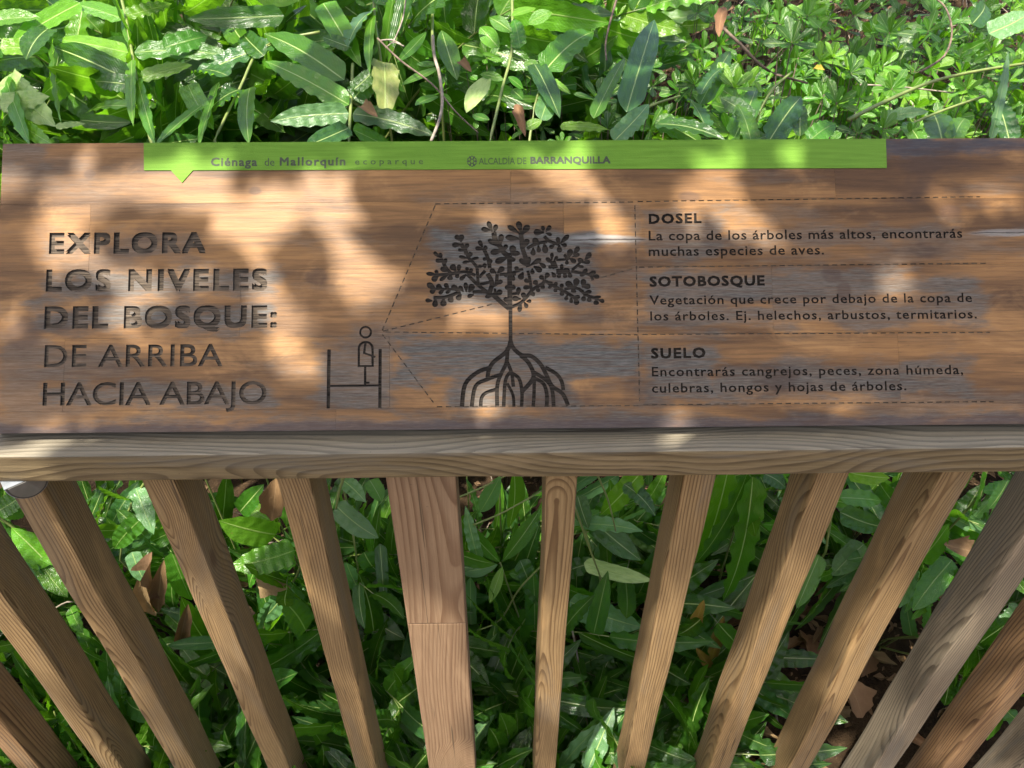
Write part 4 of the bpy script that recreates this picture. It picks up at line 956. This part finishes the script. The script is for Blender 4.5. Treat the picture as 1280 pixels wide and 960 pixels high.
# ------------------------------------------------------------------ vines, twigs, dead leaves
def line_thing(name, label, cat, pts, r, mat, group=None, taper=.6, dy=0.0):
    P = bez3([HP(x, y, dy) for x, y in pts]); b = P[0].copy()
    V, Fc = tube([p - b for p in P], r, 7, taper); o = mesh_obj(name, V, Fc, mat, smooth=True); o.location = b
    return tag(o, label, cat, group)
VG = 'bare stems and twigs among the leaves'
line_thing('vine', 'grey hooked vine hanging above the city emblem', 'vine', [(541, 45), (543, 70), (549, 92), (553, 125), (549, 150), (539, 176)], .0030, M_VINE, VG, .8, -.05)
line_thing('twig', 'thin brown twig running down right above the city emblem', 'twig', [(472, 48), (500, 75), (540, 105), (570, 140), (598, 166)], .0020, M_TWIG, VG, .5, -.05)
line_thing('twig', 'curled brown tendril above the small spaced lettering', 'twig', [(474, 51), (490, 50), (505, 58), (492, 53), (482, 60)], .0017, M_VINE, VG, .6, -.05)
line_thing('twig', 'upright thin dark twig near the top edge above the small lettering', 'twig', [(508, -5), (503, 25), (492, 52)], .0016, M_VINE, VG, .8, -.05)
line_thing('twig', 'reddish twig hanging above the blank green right of the capitals', 'twig', [(772, -5), (762, 30), (757, 55), (758, 75)], .0024, M_TWIG, VG, .6, -.02)
line_thing('vine', 'yellow green stem slanting up to the right above the corner of the green band', 'vine', [(1060, 150), (1100, 130), (1160, 104), (1215, 90), (1290, 78)], .0036, M_STEM, VG, .7, .02)
line_thing('vine', 'dark looping vine above the bare board right of the band', 'vine', [(1150, 90), (1180, 70), (1190, 40), (1182, 10), (1165, -5)], .0022, M_TWIG, VG, .7, .05)
line_thing('twig', 'pale straight twig lying on the slope right of the band', 'twig', [(1075, 106), (1120, 108), (1200, 117)], .0020, M_VINE, VG, .7, .25)
line_thing('twig', 'brown leaning branch above the middle of the blank green', 'twig', [(896, 28), (925, 55), (960, 88), (1010, 104)], .0038, M_TWIG, VG, .5, .10)
line_thing('stem', 'pale stem crossing just under the rail right of the wide post', 'stem', [(568, 624), (610, 606), (650, 585)], .0024, M_STEM, VG, .7, -.04)
line_thing('stem', 'pale stem slanting across to the slim baluster', 'stem', [(592, 656), (630, 640), (690, 606)], .0022, M_STEM, VG, .7, -.05)
line_thing('stem', 'thin stem drooping behind the slim baluster to lower left', 'stem', [(690, 695), (650, 735), (625, 775), (596, 788)], .0022, M_STEM, VG, .7, -.03)
line_thing('stem', 'long pale drooping stem right of the slim baluster', 'stem', [(718, 632), (735, 680), (750, 720), (762, 758)], .0028, M_STEM, VG, .6, -.05)
line_thing('stem', 'short pale stem with a brown tip right of the slim baluster', 'stem', [(708, 760), (718, 800), (724, 835), (727, 865)], .0026, M_VINE, VG, .7, -.05)
line_thing('stem', 'yellow stem beside the bright leaf under the rail', 'stem', [(745, 590), (760, 625), (770, 665)], .0024, M_STEM, VG, .6, -.06)
line_thing('stem', 'white green stem left of the wide post under the rail', 'stem', [(432, 590), (424, 615), (420, 636)], .0036, M_STEM, VG, .7, -.04)
line_thing('twig', 'straw coloured dry stalk in the litter right of the second slanting baluster', 'twig', [(955, 830), (965, 870), (972, 905)], .0036, M_VINE, VG, .8, 0)
line_thing('twig', 'thin dry twig across the gap under the metal cap', 'twig', [(62, 765), (90, 752), (120, 775)], .0020, M_VINE, VG, .8, -.02)

DG = 'large dead leaves caught among the ferns'
for i, (x0_, y0_, x1_, y1_, w_, cl, lb) in enumerate([(345, 598, 336, 655, 26, 'dead', 'brown dead leaf hanging under the rail left of the wide post'), (190, 690, 182, 760, 24, 'tan', 'tan curled dead leaf in the gap right of the metal cap'),
      (205, 700, 196, 775, 16, 'dead', 'brown folded dead leaf behind the tan curled one'), (176, 716, 190, 780, 18, 'tan', 'narrow pale dead leaf left of the folded brown one'), (235, 755, 222, 815, 15, 'dead', 'brown drooping dead leaf with a lit tip'),
      (320, 720, 360, 740, 24, 'tan', 'spotted dying leaf beneath the bright leaflets'), (706, 904, 768, 944, 34, 'dead', 'large brown dead leaf low right of the slim baluster'), (880, 750, 858, 800, 12, 'yellow', 'yellow curled leaf between the first two slanting balusters'),
      (905, 770, 886, 830, 13, 'yellow', 'second yellow curled leaf, nearer the second slanting baluster'), (870, 810, 895, 840, 11, 'yellow', 'small yellow leaf at the top of the litter'), (155, 905, 215, 945, 30, 'tan', 'pale torn dead leaf at the bottom left gap'),
      (80, 930, 108, 965, 28, 'tan', 'pale dead leaf at the very bottom left'), (1215, 690, 1185, 680, 22, 'tan', 'tan sunlit dead leaf left of the grey baluster'), (1060, 850, 1085, 900, 32, 'tan', 'tan dead leaf right of the third slanting baluster'),
      (905, 8, 899, 40, 12, 'dead', 'rust brown hanging dead leaf near the top edge'), (645, 130, 652, 160, 11, 'dead', 'curled dead leaf above the bold capitals'), (645, 40, 655, 90, 0, '', ''), (575, 76, 586, 82, 10, 'tan', 'tiny pinkish dead leaf above the city emblem'),
      (1016, 86, 1030, 84, 8, 'yellow', 'small bright yellow leaf above the right end of the band'), (452, 132, 468, 140, 12, 'tan', 'small tan dead leaf beside the upright yellow fern stem'), (590, 620, 578, 600, 0, '', '')]):
    if not w_: continue
    P0, P1 = HP(x0_, y0_, -.03), HP(x1_, y1_, -.05); dep = (P0 - CAM).dot(fwd)
    o = put_leaf('dead_leaf', 'dead', None, Vector(), P0, P1, w_ / F * dep * 1.2, CAMN + jit(.5), cl, i); tag(o, lb, 'dead leaf', DG)
# litter: the largest as single leaves
cnt = 0
while cnt < 170:
    px = rg.gauss(930, 130); py = rg.uniform(760, 990)
    if cnt > 120: px = rg.uniform(-40, 1320)
    d = ray(px, py); k = (CAM.z + .33) / -d.z; P = CAM + d * k
    P = Vector((P.x + rg.uniform(-.05, .05), P.y + rg.uniform(-.05, .2), 0)); P.z = terrain(P.x, P.y) + rg.uniform(.01, .10)
    a = rg.random() * 6.28; dd = Vector((math.cos(a), math.sin(a), rg.uniform(-.3, .5))).normalized(); L = rg.uniform(.05, .11)
    o = put_leaf('fallen_leaf', 'dead', None, Vector(), P, P + dd * L, L * rg.uniform(.25, .45), Vector((0, 0, 1)) + jit(.6), rg.choice(['dead', 'tan', 'dead', 'tan', 'dead']))
    tag(o, 'dry brown fallen leaf lying in the litter behind the balusters', 'fallen leaf', 'fallen leaves on the ground behind the balusters'); cnt += 1
# finer litter and twigs as uncountable stuff
V, Fc, UV = [], [], []
for i in range(16000):
    if i < 9000: x, y = rg.uniform(-2.2, 2.2), 1.0 + rg.random() ** 1.0 * 2.6
    else: x, y = rg.uniform(-.1, 2.6), rg.uniform(1.3, 4.6)
    z = terrain(x, y) + rg.uniform(.0, .05); a = rg.random() * 6.28; L = rg.uniform(.012, .040); d = Vector((math.cos(a), math.sin(a), rg.uniform(-.5, .7))) * L; s = Vector((-math.sin(a), math.cos(a), rg.uniform(-.6, .6))) * L * rg.uniform(.12, .32)
    P = Vector((x, y, z)); b0 = len(V); lift = Vector((0, 0, L * .2))
    if x < .25 and y > 1.15 and rg.random() < .75: continue
    V += [P, P + d * .5 + s + lift, P + d + jit(.005), P + d * .5 - s + lift * rg.random(), P + d * .5]; UV += [(.5, 0), (1, .5), (.5, 1), (0, .5), (.5, .5)]
    Fc += [(b0, b0 + 4, b0 + 1), (b0 + 4, b0 + 2, b0 + 1), (b0, b0 + 3, b0 + 4), (b0 + 3, b0 + 2, b0 + 4)]
o = mesh_obj('leaf_litter', V, Fc, M_DEAD, uvs=UV); o.color = (.12, .078, .040, 1)
tag(o, 'crumbled dead leaves and bits covering the ground beyond the railing', 'leaf litter', kind='stuff')
V, Fc = [], []
for i in range(900):
    x, y = rg.uniform(-1.0, 2.6), rg.uniform(1.2, 4.2)
    if i % 3: x = rg.uniform(.2, 2.6); y = rg.uniform(1.9, 4.0)
    P = Vector((x, y, terrain(x, y) + rg.uniform(.0, .10))); a = rg.random() * 6.28; d = Vector((math.cos(a), math.sin(a), rg.uniform(-.3, .9))) * rg.uniform(.08, .28)
    vs, fs = tube([P, P + d * .5 + jit(.015), P + d], rg.uniform(.0009, .0020), 3); b0 = len(V); V += vs; Fc += [tuple(q + b0 for q in f) for f in fs]
tag(mesh_obj('brushwood', V, Fc, M_VINE), 'tangle of thin dry twigs on the slope beyond the board', 'twigs', kind='stuff')

# ------------------------------------------------------------------ the tree that shades the place (stands outside the frame)
tree = empty('shade_tree', (-3.6, 1.2, -0.35)); tag(tree, 'tree whose leafy crown overhead dapples the board with shade', 'tree')
V, Fc = tube([p - tree.location for p in bez3([(-3.6, 1.2, -.45), (-3.6, 1.0, 1.5), (-3.6, .0, 3.0), (-3.2, -1.6, 4.2), (-2.0, -2.8, 4.8), (.4, -3.2, 5.1)])], .17, 12, .15)
mesh_obj('trunk', V, Fc, M_TWIG, tree, smooth=True)
# sunlit patches seen in the photograph = gaps in the crown: (px, py, rx, ry)
LIT_BOARD = [(95, 240, 60, 28), (190, 240, 42, 24), (240, 195, 45, 16), (330, 268, 75, 30), (405, 232, 36, 32), (470, 200, 24, 16), (150, 345, 40, 22), (28, 352, 24, 12), (300, 350, 50, 16), (345, 400, 45, 28), (430, 300, 26, 50),
             (690, 212, 26, 30), (745, 258, 28, 22), (608, 262, 36, 12), (908, 215, 36, 40), (1010, 195, 26, 12), (15, 415, 18, 20), (195, 432, 26, 14), (385, 470, 28, 24), (90, 512, 36, 12), (800, 470, 18, 14), (690, 418, 20, 12),
             (1060, 518, 34, 15), (1178, 518, 34, 15), (840, 514, 30, 14), (700, 522, 26, 10), (770, 300, 26, 16), (1090, 235, 30, 14), (310, 480, 22, 16), (225, 345, 30, 18), (75, 300, 36, 18), (540, 240, 24, 20), (265, 190, 20, 12), (640, 200, 22, 12), (480, 350, 16, 24), (25, 300, 24, 14), (610, 300, 18, 10)]
LIT_RAIL = [(775, 566, 14, 22), (850, 572, 18, 14), (400, 556, 26, 8), (640, 555, 40, 6), (1010, 560, 30, 8)]
LIT_BAL = [(240, 800, 24, 30), (380, 700, 16, 30), (450, 880, 16, 30), (150, 690, 20, 24), (855, 800, 16, 30), (965, 900, 20, 30), (1220, 720, 20, 24), (55, 800, 60, 46), (20, 770, 30, 30), (545, 870, 40, 70), (690, 745, 16, 26), (690, 850, 16, 40), (810, 880, 30, 46), (930, 840, 30, 60), (1090, 800, 36, 44), (1000, 700, 20, 36), (830, 700, 16, 40), (1160, 640, 20, 30)]
LIT_TOP = [(40, 105, 110, 75), (90, 20, 130, 24), (180, 80, 40, 40), (260, 40, 30, 30), (330, 130, 30, 26), (520, 110, 26, 30), (370, 90, 52, 40), (440, 50, 26, 22), (595, 115, 18, 22), (650, 50, 55, 40), (820, 50, 16, 24), (1100, 60, 150, 50), (140, 130, 30, 16), (700, 70, 30, 20), (215, 150, 16, 14), (560, 60, 16, 26),
           (665, 140, 26, 30), (800, 150, 20, 14), (940, 40, 40, 24), (1230, 110, 40, 30), (1030, 120, 20, 16), (230, 110, 20, 14)]
LIT_LOW = [(340, 640, 40, 26), (445, 640, 24, 30), (460, 720, 16, 24), (560, 940, 20, 20), (760, 760, 30, 20), (1080, 650, 24, 24), (1200, 650, 20, 24), (150, 650, 20, 20), (310, 680, 42, 40), (895, 640, 22, 46), (775, 615, 26, 18), (650, 610, 22, 12), (488, 905, 24, 32), (35, 690, 26, 18), (1018, 735, 12, 22), (935, 700, 12, 26), (870, 940, 30, 16), (760, 850, 14, 18), (200, 720, 12, 18)]
def in_any(px, py, L, k=1.0):
    return any(((px - a) / (c_ * k)) ** 2 + ((py - b) / (d * k)) ** 2 < 1 for a, b, c_, d in L)
def down(Cp, pt, nv):
    t = (Cp - pt).dot(nv) / SUN.dot(nv); return project(Cp - SUN * t)
FN = Vector((0, -.93, .37))
rc = random.Random(21)
V, Fc = [], []; tries = 0; made = 0
cl_c = []
for i in range(2200): cl_c.append((rc.uniform(-2.4, 2.4), rc.uniform(-0.6, 3.4)))
while made < 9000 and tries < 120000:
    tries += 1; kp = rc.random() < .008
    hgt = rc.uniform(1.9, 3.5)
    if made % 8 == 0:
        s_, t_ = rc.uniform(SIGN_L - .1, SIGN_R + .1), rc.uniform(-.08, SIGN_H + .05); C = SIGN_O + Vector((s_, 0, 0)) + SU * t_ + SUN * hgt
    else:
        cx_, cy_ = cl_c[rc.randrange(len(cl_c))]
        G0 = Vector((cx_ + rc.gauss(0, .05), cy_ + rc.gauss(0, .05), 1.0)); C = G0 + SUN * (hgt / SUN.z)
    bpx = down(C, SIGN_O, SN)
    if -120 < bpx[0] < 1400 and 165 < bpx[1] < 545 and in_any(*bpx, LIT_BOARD, 1.55) and not kp: continue
    p_ = down(C, Vector((0, .66, .98)), Vector((0, -1, .6)).normalized())
    if 540 < p_[1] < 605 and in_any(*p_, LIT_RAIL, 1.7): continue
    p_ = down(C, Vector((0, BY, .5)), Vector((0, -1, 0)))
    if 600 < p_[1] < 990 and in_any(*p_, LIT_BAL, 1.25): continue
    p_ = down(C, Vector((0, 1.45, 1.12)), Vector((0, -.35, .93)).normalized())
    if p_[1] < 178 and in_any(*p_, LIT_TOP, 1.2): continue
    p_ = down(C, Vector((0, 1.12, .4)), Vector((0, -.97, .2)).normalized())
    if 595 < p_[1] < 980 and in_any(*p_, LIT_LOW, 1.6): continue
    n = (SUN + Vector((rc.uniform(-.8, .8), rc.uniform(-.8, .8), rc.uniform(-.4, .4)))).normalized(); a = n.orthogonal().normalized(); b = n.cross(a); t = rc.random() * 6.28
    d = a * math.cos(t) + b * math.sin(t); s = n.cross(d); L = rc.uniform(.030, .060); W_ = L * rc.uniform(.42, .6); b0 = len(V); C = C - tree.location
    V += [C - d * L, C - d * L * .3 + s * W_, C + d * L * .4 + s * W_ * .9, C + d * L, C + d * L * .4 - s * W_ * .9, C - d * L * .3 - s * W_]; Fc.append((b0, b0 + 1, b0 + 2, b0 + 3)); Fc.append((b0, b0 + 3, b0 + 4, b0 + 5)); made += 1
g = G('crown_leaf'); M_CROWN = g.out((0.05, 0.11, 0.03), 0.5)
cr = mesh_obj('crown', V, Fc, M_CROWN, tree); cr['kind'] = 'stuff'
print('canopy', made, tries, 'objects', len(bpy.data.objects))
